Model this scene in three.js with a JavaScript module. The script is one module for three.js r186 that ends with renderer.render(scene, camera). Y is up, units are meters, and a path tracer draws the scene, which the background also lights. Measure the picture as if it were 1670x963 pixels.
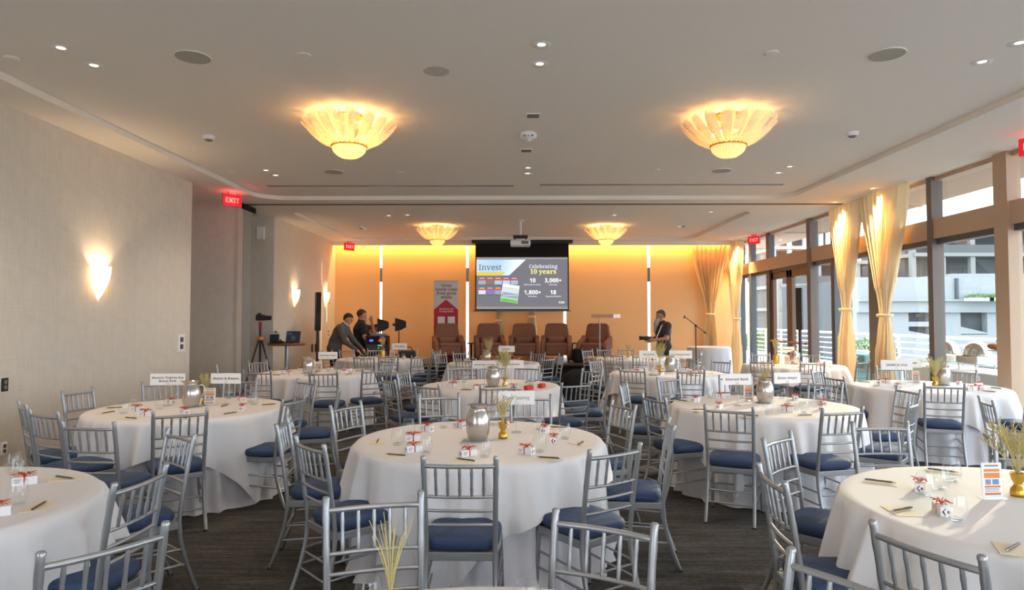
import * as THREE from 'three';
import { mergeGeometries, mergeVertices } from 'three/addons/utils/BufferGeometryUtils.js';
import { RoundedBoxGeometry } from 'three/addons/geometries/RoundedBoxGeometry.js';
import { MarchingCubes } from 'three/addons/objects/MarchingCubes.js';
import { RectAreaLightUniformsLib } from 'three/addons/lights/RectAreaLightUniformsLib.js';
RectAreaLightUniformsLib.init();

// ---------------------------------------------------------------- camera, sky, sun, exposure
const scene = new THREE.Scene();
const camera = new THREE.PerspectiveCamera(2 * Math.atan(963 / 2 / 1090) * 180 / Math.PI, 1670 / 963, 0.05, 400);
camera.position.set(0, 1.6, 0);
camera.lookAt(new THREE.Vector3(-0.006418, 1.6 + 0.034383, -0.999388));
camera.updateMatrixWorld();
const renderer = new THREE.WebGLRenderer({ antialias: true });
renderer.toneMapping = THREE.LinearToneMapping;
renderer.toneMappingExposure = 1.38;
renderer.shadowMap.enabled = true;
scene.background = new THREE.Color().setRGB(0.9, 0.98, 1.12);
scene.backgroundIntensity = 4.6;
const sun = new THREE.DirectionalLight(new THREE.Color().setRGB(1, 0.84, 0.58), 3.2);
sun.name = 'sun';
{
  const az = 45 * Math.PI / 180, el = 14.5 * Math.PI / 180;
  sun.position.set(Math.sin(az) * Math.cos(el) * 40, Math.sin(el) * 40, -Math.cos(az) * Math.cos(el) * 40);
  sun.target.position.set(0, 0, -8 + 8);
  sun.castShadow = true; sun.shadow.radius = 2;
  Object.assign(sun.shadow.camera, { left: -25, right: 25, top: 20, bottom: -20, near: 1, far: 120 });
  scene.add(sun, sun.target);
}

// ---------------------------------------------------------------- helpers
let seed = 7;
const rnd = (a = 0, b = 1) => { seed = (seed * 1664525 + 1013904223) >>> 0; return a + (b - a) * (seed / 4294967296); };
const V = (x, y, z) => new THREE.Vector3(x, y, z);
const taken = {};
const numbered = (n) => { const k = taken[n] = (taken[n] ?? -1) + 1; return k ? n + '_' + String(k).padStart(3, '0') : n; };
const S = (r, g, b) => new THREE.Color().setRGB(r / 255, g / 255, b / 255, THREE.SRGBColorSpace);
const std = (c, roughness = 0.8, metalness = 0, o = {}) => new THREE.MeshStandardMaterial({ color: c, roughness, metalness, ...o });
const phys = (c, o) => new THREE.MeshPhysicalMaterial({ color: c, ...o });
function mesh(name, geo, m, parent) { const o = new THREE.Mesh(geo, m); o.name = name; if (parent) parent.add(o); return o; }
function thing(name, label, category, [x, y, z] = [0, 0, 0], turn = 0, group) {
  const o = new THREE.Group(); o.name = numbered(name); o.position.set(x, y, z); o.rotation.y = turn;
  o.userData = { label, category }; if (group) o.userData.group = group; scene.add(o); return o;
}
function single(name, geo, m, label, category, [x, y, z] = [0, 0, 0], turn = 0, group) {
  const o = new THREE.Mesh(geo, m); o.name = numbered(name); o.position.set(x, y, z); o.rotation.y = turn;
  o.userData = { label, category }; if (group) o.userData.group = group; scene.add(o); return o;
}
function struct(name, geo, m, label) { const o = new THREE.Mesh(geo, m); o.name = name; o.userData = { kind: 'structure', label, category: name.split('_')[0] }; scene.add(o); return o; }
function copyOf(src, [x, y, z], turn, label, group) {
  const o = src.clone(); o.name = numbered(src.name.replace(/_\d{3}$/, '')); o.position.set(x, y, z); o.rotation.y = turn;
  o.userData = { ...src.userData, label }; if (group) o.userData.group = group; scene.add(o); return o;
}
const box = (x0, x1, y0, y1, z0, z1) => new THREE.BoxGeometry(x1 - x0, y1 - y0, z1 - z0).translate((x0 + x1) / 2, (y0 + y1) / 2, (z0 + z1) / 2);
const rbox = (w, h, d, r, x = 0, y = 0, z = 0, s = 2) => new RoundedBoxGeometry(w, h, d, s, r).translate(x, y, z);
const strip = (g) => { g = g.index ? g.toNonIndexed() : g; for (const k of Object.keys(g.attributes)) if (!['position', 'normal', 'uv'].includes(k)) g.deleteAttribute(k); return g; };
const merge = (list) => mergeGeometries(list.map(strip));
// box with uv in metres
function mbox(x0, x1, y0, y1, z0, z1, s = 1) { return metric(box(x0, x1, y0, y1, z0, z1), s); }
function metric(g, s = 1) {
  g = strip(g); const p = g.attributes.position, n = g.attributes.normal, uv = new Float32Array(p.count * 2);
  for (let i = 0; i < p.count; i++) {
    const ax = Math.abs(n.getX(i)), ay = Math.abs(n.getY(i)), az = Math.abs(n.getZ(i));
    const [u, v] = ax > ay && ax > az ? [p.getZ(i), p.getY(i)] : ay > az ? [p.getX(i), p.getZ(i)] : [p.getX(i), p.getY(i)];
    uv[2 * i] = u / s; uv[2 * i + 1] = v / s;
  }
  g.setAttribute('uv', new THREE.BufferAttribute(uv, 2)); return g;
}
// surface from rings of points (all rings same length); closed round
function loft(rings, closed = true, uvScale = 1) {
  const n = rings[0].length, pos = [], uv = [], idx = [];
  rings.forEach((r, j) => r.forEach((p, i) => { pos.push(p[0], p[1], p[2]); uv.push(i / n * uvScale, j / (rings.length - 1) * uvScale); }));
  for (let j = 0; j < rings.length - 1; j++) for (let i = 0; i < (closed ? n : n - 1); i++) {
    const a = j * n + i, b = j * n + (i + 1) % n, c = a + n, d = b + n; idx.push(a, b, d, a, d, c);
  }
  const g = new THREE.BufferGeometry();
  g.setAttribute('position', new THREE.Float32BufferAttribute(pos, 3)); g.setAttribute('uv', new THREE.Float32BufferAttribute(uv, 2));
  g.setIndex(idx); g.computeVertexNormals(); return g;
}
// tube with varying radius along points [[x,y,z,r],...]
function sweep(pts, radial = 8, cap = true) {
  const P = pts.map((p) => V(p[0], p[1], p[2])), rings = [];
  let ref = null;
  P.forEach((p, i) => {
    const t = P[Math.min(i + 1, P.length - 1)].clone().sub(P[Math.max(i - 1, 0)]).normalize();
    if (!ref) { ref = Math.abs(t.y) < 0.9 ? V(0, 1, 0) : V(1, 0, 0); }
    const s = ref.clone().sub(t.clone().multiplyScalar(ref.dot(t))).normalize(), q = t.clone().cross(s); ref = s;
    const ring = [];
    for (let k = 0; k < radial; k++) { const a = k / radial * 2 * Math.PI, r = pts[i][3]; ring.push([p.x + r * (Math.cos(a) * s.x + Math.sin(a) * q.x), p.y + r * (Math.cos(a) * s.y + Math.sin(a) * q.y), p.z + r * (Math.cos(a) * s.z + Math.sin(a) * q.z)]); }
    rings.push(ring);
  });
  if (cap) { const a = pts[0], b = pts[pts.length - 1]; rings.unshift(rings[0].map(() => [a[0], a[1], a[2]])); rings.push(rings[rings.length - 1].map(() => [b[0], b[1], b[2]])); }
  return loft(rings);
}
const rod = (a, b, r, radial = 6) => sweep([[...a, r], [...b, r]], radial);
const lathe = (prof, n = 24) => new THREE.LatheGeometry(prof.map(([r, y]) => new THREE.Vector2(r, y)), n);
function extrude(pts, depth, bevel = 0) {
  const sh = new THREE.Shape(pts.map(([x, y]) => new THREE.Vector2(x, y)));
  return new THREE.ExtrudeGeometry(sh, { depth, bevelEnabled: bevel > 0, bevelSize: bevel, bevelThickness: bevel, bevelSegments: 2, steps: 1 });
}
function dataTex(n, m, fn, srgb = true) {
  const d = new Uint8Array(n * m * 4);
  for (let y = 0; y < m; y++) for (let x = 0; x < n; x++) { const c = fn(x, y), o = (y * n + x) * 4; d[o] = c[0]; d[o + 1] = c[1]; d[o + 2] = c[2]; d[o + 3] = 255; }
  const t = new THREE.DataTexture(d, n, m); t.magFilter = THREE.LinearFilter; t.minFilter = THREE.LinearFilter; t.wrapS = t.wrapT = THREE.RepeatWrapping;
  if (srgb) t.colorSpace = THREE.SRGBColorSpace; t.needsUpdate = true; return t;
}
function canvasTex(w, h, draw) {
  const c = document.createElement('canvas'); c.width = w; c.height = h; draw(c.getContext('2d'), w, h);
  const t = new THREE.CanvasTexture(c); t.colorSpace = THREE.SRGBColorSpace; t.magFilter = THREE.LinearFilter; return t;
}
// tileable value noise
function noiseGrid(n, cells, cellsY = cells) {
  const g = new Float32Array(cells * cellsY).map(() => rnd());
  return (x, y) => {
    const fx = x / n * cells, fy = y / n * cellsY, x0 = Math.floor(fx), y0 = Math.floor(fy); let u = fx - x0, v = fy - y0; u = u * u * (3 - 2 * u); v = v * v * (3 - 2 * v);
    const at = (i, j) => g[((j % cellsY) + cellsY) % cellsY * cells + ((i % cells) + cells) % cells];
    return (at(x0, y0) * (1 - u) + at(x0 + 1, y0) * u) * (1 - v) + (at(x0, y0 + 1) * (1 - u) + at(x0 + 1, y0 + 1) * u) * v;
  };
}
const screenX = (x, y, z) => V(x, y, z).project(camera).x;
const ORD = ['leftmost', 'second from left', 'third from left', 'fourth from left', 'fifth from left', 'sixth from left', 'seventh from left', 'eighth from left', 'ninth from left', 'tenth from left', 'eleventh from left', 'twelfth from left'];

// ---------------------------------------------------------------- materials
const M = {};
{
  const n1 = noiseGrid(512, 6, 90), n2 = noiseGrid(512, 16, 220), n3 = noiseGrid(512, 128, 256), n4 = noiseGrid(512, 5, 5);
  const carpet = dataTex(512, 512, (x, y) => { const k = 0.35 * n1(x, y) + 0.3 * n2(x, y) + 0.35 * n3(x, y), w = n4(x, y) * 0.35 + k * 0.65; const v = 30 + 72 * k; return [v * (1.0 + 0.06 * w), v, v * (1.02 - 0.1 * w)]; });
  const cb = dataTex(512, 512, (x, y) => { const k = 255 * (0.5 * n2(x, y) + 0.5 * n3(x, y)); return [k, k, k]; }, false);
  M.carpet = std(0xffffff, 1, 0, { map: carpet, bumpMap: cb, bumpScale: 0.006 });
  const w1 = noiseGrid(256, 128, 4), w2 = noiseGrid(256, 4, 128), w3 = noiseGrid(256, 8, 8);
  const linen = dataTex(256, 256, (x, y) => { const k = 0.9 + 0.1 * (0.5 * w1(x, y) + 0.35 * w2(x, y) + 0.15 * w3(x, y)); return [226 * k, 216 * k, 200 * k]; });
  const lb = dataTex(256, 256, (x, y) => { const k = 255 * (0.5 * w1(x, y) + 0.5 * w2(x, y)); return [k, k, k]; }, false);
  M.wall = std(0xffffff, 0.85, 0, { map: linen, bumpMap: lb, bumpScale: 0.0006 });
  M.ceiling = std(S(236, 229, 219), 0.9);
  M.soffit = std(S(214, 202, 186), 0.9);
  M.cloth = std(S(230, 228, 228), 0.85);
  M.clothUnder = std(S(218, 216, 220), 0.85);
  const v1 = noiseGrid(256, 10, 10), v2 = noiseGrid(256, 90, 90);
  M.cushion = phys(0xffffff, { roughness: 0.75, sheen: 0.4, sheenRoughness: 0.5, sheenColor: S(110, 140, 180), map: dataTex(256, 256, (x, y) => { const k = 0.8 + 0.4 * (0.6 * v1(x, y) + 0.4 * v2(x, y)) - 0.2; return [62 * k, 86 * k, 126 * k]; }) });
  M.velvetBrown = std(0xffffff, 0.8, 0, { map: dataTex(128, 128, (x, y) => { const k = 0.85 + 0.3 * v2(x * 2, y * 2) * 0.5; return [140 * k, 92 * k, 70 * k]; }) });
}
M.silver = std(S(166, 168, 170), 0.36, 0.65);
M.steel = std(S(196, 190, 182), 0.24, 0.95);
M.steelHammer = M.steel;
M.gold = std(S(212, 170, 70), 0.3, 0.9);
M.wheat = std(S(204, 190, 130), 0.7);
M.frame = std(S(188, 160, 134), 0.55);
M.mullion = std(S(108, 96, 88), 0.55);
M.frameDark = std(S(84, 86, 90), 0.5, 0.1);
M.glassPane = phys(S(238, 246, 244), { transmission: 1, thickness: 0, roughness: 0.0, ior: 1.45 });
M.glass = phys(S(250, 252, 252), { transmission: 1, thickness: 0, roughness: 0.02, ior: 1.5 });
M.acrylic = phys(S(245, 248, 248), { transmission: 0.9, thickness: 0, roughness: 0.05 });
M.white = std(S(236, 234, 232), 0.6);
M.paper = std(S(240, 238, 234), 0.9);
M.cream = std(S(238, 226, 200), 0.9);
M.black = std(S(26, 26, 28), 0.6);
M.blackMatte = std(S(22, 21, 22), 0.95);
M.plasticGrey = std(S(120, 118, 116), 0.6);
M.penGrey = std(S(96, 92, 90), 0.4, 0.4);
M.red = std(S(196, 40, 40), 0.6);
M.orange = std(S(214, 120, 60), 0.6);
M.curtain = phys(S(242, 222, 182), { transmission: 0.36, thickness: 0, roughness: 1 });
M.shade = phys(S(240, 198, 146), { transmission: 0.14, thickness: 0, roughness: 1 });
M.wood = (() => { const a = noiseGrid(256, 3, 60), b = noiseGrid(256, 10, 200); return std(0xffffff, 0.5, 0, { map: dataTex(256, 256, (x, y) => { const k = 0.75 + 0.3 * a(x, y) + 0.15 * b(x, y); return [150 * k, 92 * k, 48 * k]; }) }); })();
M.skin = std(S(198, 140, 112), 0.6);
M.hairDark = std(S(42, 30, 24), 0.8);
M.leaf = phys(S(92, 128, 58), { roughness: 0.7, transmission: 0.3, thickness: 0 });

// ---------------------------------------------------------------- room shell
const XL = -5, XR = 6.25, ZB = -18.6, ZF = 2.6, HS = 3.69, HC = 3.76;
struct('floor', mbox(-6.9, XR + 0.1, -0.2, 0, ZB - 0.2, ZF + 0.2, 2.4), M.carpet, 'dark grey streaked carpet across the ballroom');
// left wall with two recesses
struct('wall_left', merge([
  mbox(XL - 0.2, XL, 0, 4, -10.22, ZF + 0.2, 0.5), mbox(-6.9, XL - 0.2, 0, 4, -10.22, -10.12, 0.5),
  mbox(-6.9, XL, 0, 4, -12.5, -11.9, 0.5), mbox(-6.9, -6.7, 0, 4, -13.7, -10.12, 0.5),
  mbox(-6.9, XL, 0, 4, -13.9, -13.72, 0.5), mbox(XL - 0.2, XL, 0, 4, ZB - 0.2, -13.9, 0.5),
]), M.wall, 'grey linen-papered left wall with sconces and two recesses');
struct('trim_1', box(XL - 0.02, XL + 0.025, 0, HS, -12.09, -11.88), std(S(190, 178, 162), 0.7), 'pale corner trim of the left wall pier');
struct('trim_2', merge([box(XL - 0.01, XL + 0.02, 0.02, 3.5, -12.48, -12.12), box(XL - 0.01, XL + 0.03, 3.5, HS, -12.5, -12.1)]), std(S(150, 152, 144), 0.7), 'grey-green end panel of the folding partition pocket');
struct('baseboard_left', merge([box(XL, XL + 0.015, 0, 0.1, -10.22, ZF), box(XL, XL + 0.015, 0, 0.1, ZB, -13.72)]), std(S(120, 110, 98), 0.6), 'low baseboard along the left wall');
// ceiling: soffit with two recessed coffers
function roundRect(x0, x1, z0, z1, r, Cls) {
  const s = new Cls(); s.moveTo(x0 + r, z0); s.lineTo(x1 - r, z0); s.absarc(x1 - r, z0 + r, r, -Math.PI / 2, 0); s.lineTo(x1, z1 - r); s.absarc(x1 - r, z1 - r, r, 0, Math.PI / 2);
  s.lineTo(x0 + r, z1); s.absarc(x0 + r, z1 - r, r, Math.PI / 2, Math.PI); s.lineTo(x0, z0 + r); s.absarc(x0 + r, z0 + r, r, Math.PI, 1.5 * Math.PI); return s;
}
{
  const sh = new THREE.Shape(); sh.moveTo(-6.9, -(ZF + 0.2)); sh.lineTo(XR + 0.1, -(ZF + 0.2)); sh.lineTo(XR + 0.1, 18.15); sh.lineTo(-6.9, 18.15);
  sh.holes.push(roundRect(-4.51, 4.79, -1.9, 11.75, 0.5, THREE.Path), roundRect(-4.46, 4.67, 13.05, 17.72, 0.3, THREE.Path));
  const g = new THREE.ExtrudeGeometry(sh, { depth: HC - HS + 0.02, bevelEnabled: false, curveSegments: 10 }).rotateX(-Math.PI / 2).translate(0, HS, 0);
  const c = struct('ceiling', merge([g, box(-6.9, XR + 0.1, HC, HC + 0.2, -18.9, ZF + 0.2), box(XL - 0.2, XR + 0.1, 3.575, HS + 0.05, -18.15, -18.09)]), M.ceiling, 'taupe plaster ceiling with two shallow rounded coffers');
  struct('trim_3', box(XL, XR - 0.1, HS - 0.012, HS + 0.01, -12.23, -12.17), std(S(70, 62, 54), 0.6, 0.2), 'thin dark partition track across the ceiling');
}
// right window wall
const glassList = [];
{
  const posts = [[-18.6, -18.4, 0], [-17.72, -17.56, 0], [-16.5, -16.3, 0], [-14.12, -13.95, 1], [-13.12, -12.98, 0], [-11.66, -11.36, 1], [-9.98, -9.86, 1], [-8.57, -8.33, 2], [-7.0, -6.8, 0], [-5.5, -5.3, 0], [-4.1, -3.7, 1], [-2.5, -2.3, 0], [-1.0, -0.8, 0], [0.5, 0.8, 1], [2.3, 2.8, 1]];
  const w = new THREE.Group(); w.name = 'wall_right'; w.userData = { kind: 'structure', label: 'floor-to-ceiling window wall with brown frames along the right side', category: 'wall' }; scene.add(w);
  mesh('transom_beam', mbox(XR - 0.1, XR + 0.14, 2.77, 3.06, ZB, ZF + 0.2), M.frame, w);
  mesh('head_rail', mbox(XR - 0.06, XR + 0.12, HS - 0.06, HS + 0.1, ZB, ZF + 0.2), M.frame, w);
  mesh('sill', mbox(XR - 0.08, XR + 0.12, 0, 0.1, ZB, ZF + 0.2), M.frameDark, w);
  mesh('transom_rail', mbox(XR - 0.05, XR + 0.1, 2.69, 2.77, ZB, ZF + 0.2), M.frameDark, w);
  for (const [a, b, k] of posts) mesh('mullion', mbox(XR - (k === 2 ? 0.13 : k ? 0.12 : 0.085), XR + 0.05, 0, HS + 0.02, a, b), k === 2 ? M.frame : k ? M.mullion : M.frameDark, w);
  // double door between -16.3 and -14.12
  for (const [a, b, hx] of [[-16.28, -15.23, -15.33], [-15.19, -14.14, -15.09]]) {
    const d = mesh('door', merge([mbox(XR - 0.05, XR + 0.03, 0.02, 2.68, a, a + 0.13), mbox(XR - 0.05, XR + 0.03, 0.02, 2.68, b - 0.13, b), mbox(XR - 0.05, XR + 0.03, 2.53, 2.68, a, b), mbox(XR - 0.05, XR + 0.03, 0.02, 0.28, a, b)]), std(S(112, 78, 56), 0.5), w);
    mesh('push_bar', rod([XR - 0.11, 1.05, a + 0.1], [XR - 0.11, 1.05, b - 0.1], 0.025, 8), std(S(190, 120, 70), 0.35, 0.6), d);
  }
  posts.forEach(([a, b], i) => {
    if (i === posts.length - 1) return; const z0 = b, z1 = posts[i + 1][0];
    for (const [y0, y1] of [[0.1, 2.69], [3.06, HS - 0.06]]) {
      const o = mesh(numbered('window'), new THREE.PlaneGeometry(z1 - z0, y1 - y0).rotateY(-Math.PI / 2).translate(XR, (y0 + y1) / 2, (z0 + z1) / 2), M.glassPane);
      o.userData = { kind: 'structure', label: 'clear pane of the right window wall', category: 'window' }; o.name = 'window_' + (glassList.push(o)); scene.add(o);
    }
  });
}
// back wall: glazing behind shades
{
  const w = new THREE.Group(); w.name = 'wall_back'; w.userData = { kind: 'structure', label: 'glazed back wall hidden behind lit roller shades', category: 'wall' }; scene.add(w);
  mesh('transom_beam', box(XL, XR, 2.61, 3.0, ZB - 0.15, ZB + 0.02), M.frameDark, w);
  mesh('sill', box(XL, XR, 0, 0.15, ZB - 0.15, ZB + 0.05), M.frameDark, w);
  mesh('head_rail', box(XL, XR, 3.62, HC + 0.1, ZB - 0.15, ZB + 0.02), M.frameDark, w);
  for (const x of [-4.95, -2.5, -0.1, 2.5, 4.9, 6.2]) mesh('mullion', box(x - 0.06, x + 0.06, 0, HC, ZB - 0.15, ZB), M.frameDark, w);
  const o = mesh('window_' + (glassList.length + 1), new THREE.PlaneGeometry(XR - XL, 3.6).translate((XL + XR) / 2, 1.85, ZB - 0.08), M.glassPane); o.userData = { kind: 'structure', label: 'glass of the back wall behind the shades', category: 'window' }; scene.add(o);
  const e = [-5.01, -3.76, -3.70, -1.38, -1.31, 1.30, 1.37, 3.61, 3.68, 6.08], names = ['leftmost, beside the two sconces and exit sign', 'second from left, behind the roll-up banner', 'middle, behind the projection screen', 'second from right, behind the rightmost armchair', 'rightmost, behind the bearded person'];
  for (let i = 0; i < 5; i++) {
    const t = thing('roller_shade', 'tall warm-lit roller shade, ' + names[i], 'shade', [0, 0, 0], 0, 'roller shades on the back wall');
    const x0 = e[2 * i], x1 = e[2 * i + 1];
    mesh('fabric', box(x0, x1, 0.06, 3.72, -18.392, -18.386), M.shade, t);
    mesh('roller', rod([x0, 3.72, -18.4], [x1, 3.72, -18.4], 0.03, 10), M.white, t);
    mesh('hem_bar', box(x0, x1, 0.03, 0.06, -18.4, -18.378), M.white, t);
  }
}
// wall behind the camera, with its own windows
{
  const g = [mbox(XL - 0.2, XR + 0.1, 0, 0.9, ZF, ZF + 0.2), mbox(XL - 0.2, XR + 0.1, 2.8, 4, ZF, ZF + 0.2)];
  for (const x of [-5.1, -2.2, 0.6, 3.4, 6.1]) g.push(mbox(x - 0.15, x + 0.15, 0.4, 3.4, ZF, ZF + 0.2));
  g.push(mbox(-2.3, 0.6, 0.85, 2.85, ZF, ZF + 0.2));
  struct('wall_front', merge(g), M.wall, 'wall behind the viewer with three wide windows');
}

// ---------------------------------------------------------------- lamps and ceiling fittings
const WARM = new THREE.Color().setRGB(1, 0.6, 0.25), WARMW = new THREE.Color().setRGB(1, 0.8, 0.6), AMBER = new THREE.Color().setRGB(1, 0.5, 0.1);
function point(o, color, cd, x, y, z, soft = 1) { const l = new THREE.PointLight(color, cd, 0, 2); l.position.set(x, y, z); l.castShadow = true; l.shadow.radius = soft; o.add(l); return l; }
// cove strip above the roller shades
{
  const t = thing('cove_light', 'amber light strip hidden in the slot above the back shades', 'light');
  mesh('strip', box(-4.95, 6.1, 3.745, 3.757, -18.27, -18.2), std(0x000000, 1, 0, { emissive: AMBER, emissiveIntensity: 3 }), t);
  const l = new THREE.RectAreaLight(AMBER, 66, 11, 0.06); l.position.set(0.57, 3.74, -18.235); l.rotation.x = -Math.PI / 2 - 0.12; l.castShadow = true; t.add(l);
}
// chandeliers of pressed-glass leaves
M.leafGlass = phys(S(255, 240, 212), { transmission: 0.5, thickness: 0, roughness: 0.75 });
M.bowlGlass = phys(S(255, 240, 214), { transmission: 0.45, thickness: 0, roughness: 0.8 });
M.bulb = std(0x000000, 1, 0, { emissive: new THREE.Color().setRGB(1, 0.72, 0.36), emissiveIntensity: 6 });
function leafGeo(r0, y0, r1, y1, w, tip) {
  const rings = [], n = 44, m = 12;
  for (let j = 0; j <= n; j++) {
    const t = j / n, r = r0 + (r1 - r0) * Math.pow(t, 0.8), y = y0 + (y1 - y0) * Math.pow(t, 1.55), half = w * (0.32 + 0.68 * Math.sin(Math.min(1, t * 1.15) * 1.75)) * (t > 0.86 ? Math.sqrt(Math.max(0.05, 1 - ((t - 0.86) / 0.145) ** 2)) : 1), row = [];
    for (let i = 0; i <= m; i++) { const u = i / m * 2 - 1; const rib = 0.005 * Math.sin((t * 0.42 + Math.abs(u) * 0.03) * 2 * Math.PI / 0.03); row.push([half * u, y + 0.022 * u * u - rib * 0.8, r - 0.03 * u * u * (1 - t) + 0.05 * Math.max(0, t - 0.85) + rib * 0.6]); }
    rings.push(row);
  }
  return loft(rings, false);
}
const leafOuter = leafGeo(0.17, -0.33, 0.49, -0.1, 0.057, 0), leafInner = leafGeo(0.16, -0.31, 0.41, -0.045, 0.06, 0);
const bowlGeo = loft([[0.175, -0.335], [0.174, -0.36], [0.16, -0.395], [0.13, -0.425], [0.09, -0.45], [0.05, -0.461], [0.02, -0.465], [0, -0.466]].map(([r, y]) => [...Array(216)].map((_, i) => { const a = i / 216 * 2 * Math.PI, q = r * (1 + 0.028 * Math.sin(36 * a)); return [q * Math.cos(a), y, q * Math.sin(a)]; })));
function makeChandelier(label, x, z, cd) {
  const t = thing('chandelier', label, 'chandelier', [x, HC, z], 0, 'pressed-glass ceiling chandeliers');
  mesh('ceiling_plate', lathe([[0, 0], [0.14, 0], [0.15, -0.02], [0.13, -0.03], [0, -0.03]], 24), M.gold, t);
  mesh('stem', lathe([[0.02, -0.03], [0.02, -0.3], [0.05, -0.32], [0.05, -0.34], [0, -0.34]], 12), M.gold, t);
  for (let k = 0; k < 18; k++) mesh('glass_leaf', leafOuter, M.leafGlass, t).rotation.y = k / 18 * 2 * Math.PI;
  for (let k = 0; k < 12; k++) mesh('glass_leaf', leafInner, M.leafGlass, t).rotation.y = (k + 0.5) / 12 * 2 * Math.PI;
  mesh('lower_bowl', bowlGeo, M.bowlGlass, t);
  const ring = [new THREE.TorusGeometry(0.178, 0.008, 6, 36).rotateX(Math.PI / 2).translate(0, -0.334, 0)];
  for (let k = 0; k < 24; k++) ring.push(new THREE.IcosahedronGeometry(0.013, 0).translate(0.183 * Math.cos(k / 24 * 6.283), -0.33, 0.183 * Math.sin(k / 24 * 6.283)));
  mesh('gold_ring', merge(ring), M.gold, t);
  mesh('finial', lathe([[0, -0.462], [0.008, -0.465], [0.006, -0.478], [0.02, -0.488], [0.024, -0.503], [0.014, -0.518], [0, -0.524]], 12), M.glass, t);
  for (let k = 0; k < 6; k++) { const a = k / 6 * 6.283 + 0.3, bx = 0.15 * Math.cos(a), bz = 0.15 * Math.sin(a); mesh('bulb', new THREE.SphereGeometry(0.018, 10, 8).translate(bx, -0.21, bz), M.bulb, t); point(t, WARM, cd / 6, bx, -0.21, bz); }
  return t;
}
makeChandelier('front left leafy glass chandelier glowing amber on the ceiling', -1.78, -7.05, 1.0);
makeChandelier('front right leafy glass chandelier glowing amber on the ceiling', 2.25, -7.05, 1.0);
makeChandelier('far left leafy glass chandelier above the roll-up banner', -1.85, -15.6, 1.0);
makeChandelier('far right leafy glass chandelier above the rightmost armchair', 2.1, -15.6, 1.0);
// wall sconces
function sconce(label, y, z, cd) {
  const t = thing('wall_sconce', label, 'sconce', [XL, y, z], 0, 'glass wall sconces');
  mesh('back_plate', rbox(0.02, 0.14, 0.09, 0.008, 0.01, -0.04, 0), M.gold, t);
  const rings = [];
  for (let j = 0; j <= 10; j++) { const v = j / 10, w = 0.13 * Math.pow(Math.sin(Math.min(1, v * 1.02) * 1.5), 0.75) + 0.004, d = 0.12 * Math.pow(Math.sin(v * 1.5), 0.8) + 0.01, yy = -0.22 + 0.38 * v, row = []; for (let i = 0; i <= 14; i++) { const a = i / 14 * Math.PI; row.push([0.004 + d * Math.sin(a), yy + (j === 10 ? 0.012 * Math.cos(i * 3.1) : 0), w * Math.cos(a)]); } rings.push(row); }
  mesh('glass_shade', loft(rings, false), M.bowlGlass, t);
  mesh('clip', rbox(0.02, 0.05, 0.012, 0.004, 0.1, -0.13, -0.03), M.gold, t);
  mesh('bulb', new THREE.SphereGeometry(0.03, 12, 8).translate(0.06, 0.05, 0), M.bulb, t);
  point(t, new THREE.Color().setRGB(1, 0.72, 0.42), cd, 0.065, 0.05, 0, 2);
}
sconce('large glowing glass sconce on the near left wall', 2.05, -7.95, 2.2);
sconce('small glowing sconce left of the column loudspeaker', 2.07, -15.0, 1.2);
sconce('small glowing sconce beside the narrow vertical light', 2.11, -17.43, 1.0);
{
  const t = thing('strip_lamp', 'narrow vertical light strip behind the far sconce', 'lamp', [XL, 0, -17.5]);
  mesh('housing', box(0, 0.03, 1.48, 2.55, -0.03, 0.03), M.white, t);
  mesh('diffuser_light', box(0.03, 0.036, 1.5, 2.53, -0.018, 0.018), std(0x000000, 1, 0, { emissive: new THREE.Color().setRGB(1, 0.9, 0.5), emissiveIntensity: 0.9 }), t);
}
// recessed downlights
const dlTrim = lathe([[0.05, 0.004], [0.075, 0.004], [0.078, -0.006], [0.05, -0.004]], 28), dlCone = lathe([[0.052, -0.002], [0.034, 0.0]], 24), dlLens = new THREE.CircleGeometry(0.034, 20).rotateX(Math.PI / 2).translate(0, -0.0015, 0);
M.dlLens = std(0x000000, 1, 0, { emissive: new THREE.Color().setRGB(1, 0.86, 0.66), emissiveIntensity: 1.6 });
const dlSpots = [[-3.64, -5.25], [-3.61, -5.62], [0.2, -5.21], [0.2, -5.61], [3.95, -5.2], [3.93, -5.59], [-3.66, -9.68], [-3.64, -10.02], [0.17, -9.55], [0.17, -9.92], [3.9, -9.49], [3.9, -9.9], [-2.69, -14.02], [-2.28, -13.94], [2.06, -13.97], [3.97, -13.58], [-3.66, -1.2], [0.2, -1.2], [3.95, -1.2], [-3.66, -16.05], [3.86, -15.77]];
const dlNames = ['nearer of the pair by the left coffer edge', 'farther of the pair by the left coffer edge', 'nearer of the central pair at top', 'farther of the central pair at top', 'nearer of the pair by the right coffer edge', 'farther of the pair by the right coffer edge', 'nearer of the left pair before the slot vents', 'farther of the left pair before the slot vents', 'nearer of the central pair before the slot vents', 'farther of the central pair before the slot vents', 'nearer of the right pair before the slot vents', 'farther of the right pair before the slot vents', 'left of two in the far left coffer', 'right of two in the far left coffer', 'left of two in the far right coffer', 'right of two in the far right coffer', 'above the viewer on the left', 'straight above the viewer', 'above the viewer on the right', 'far left corner of the rear coffer', 'far right corner of the rear coffer'];
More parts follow.
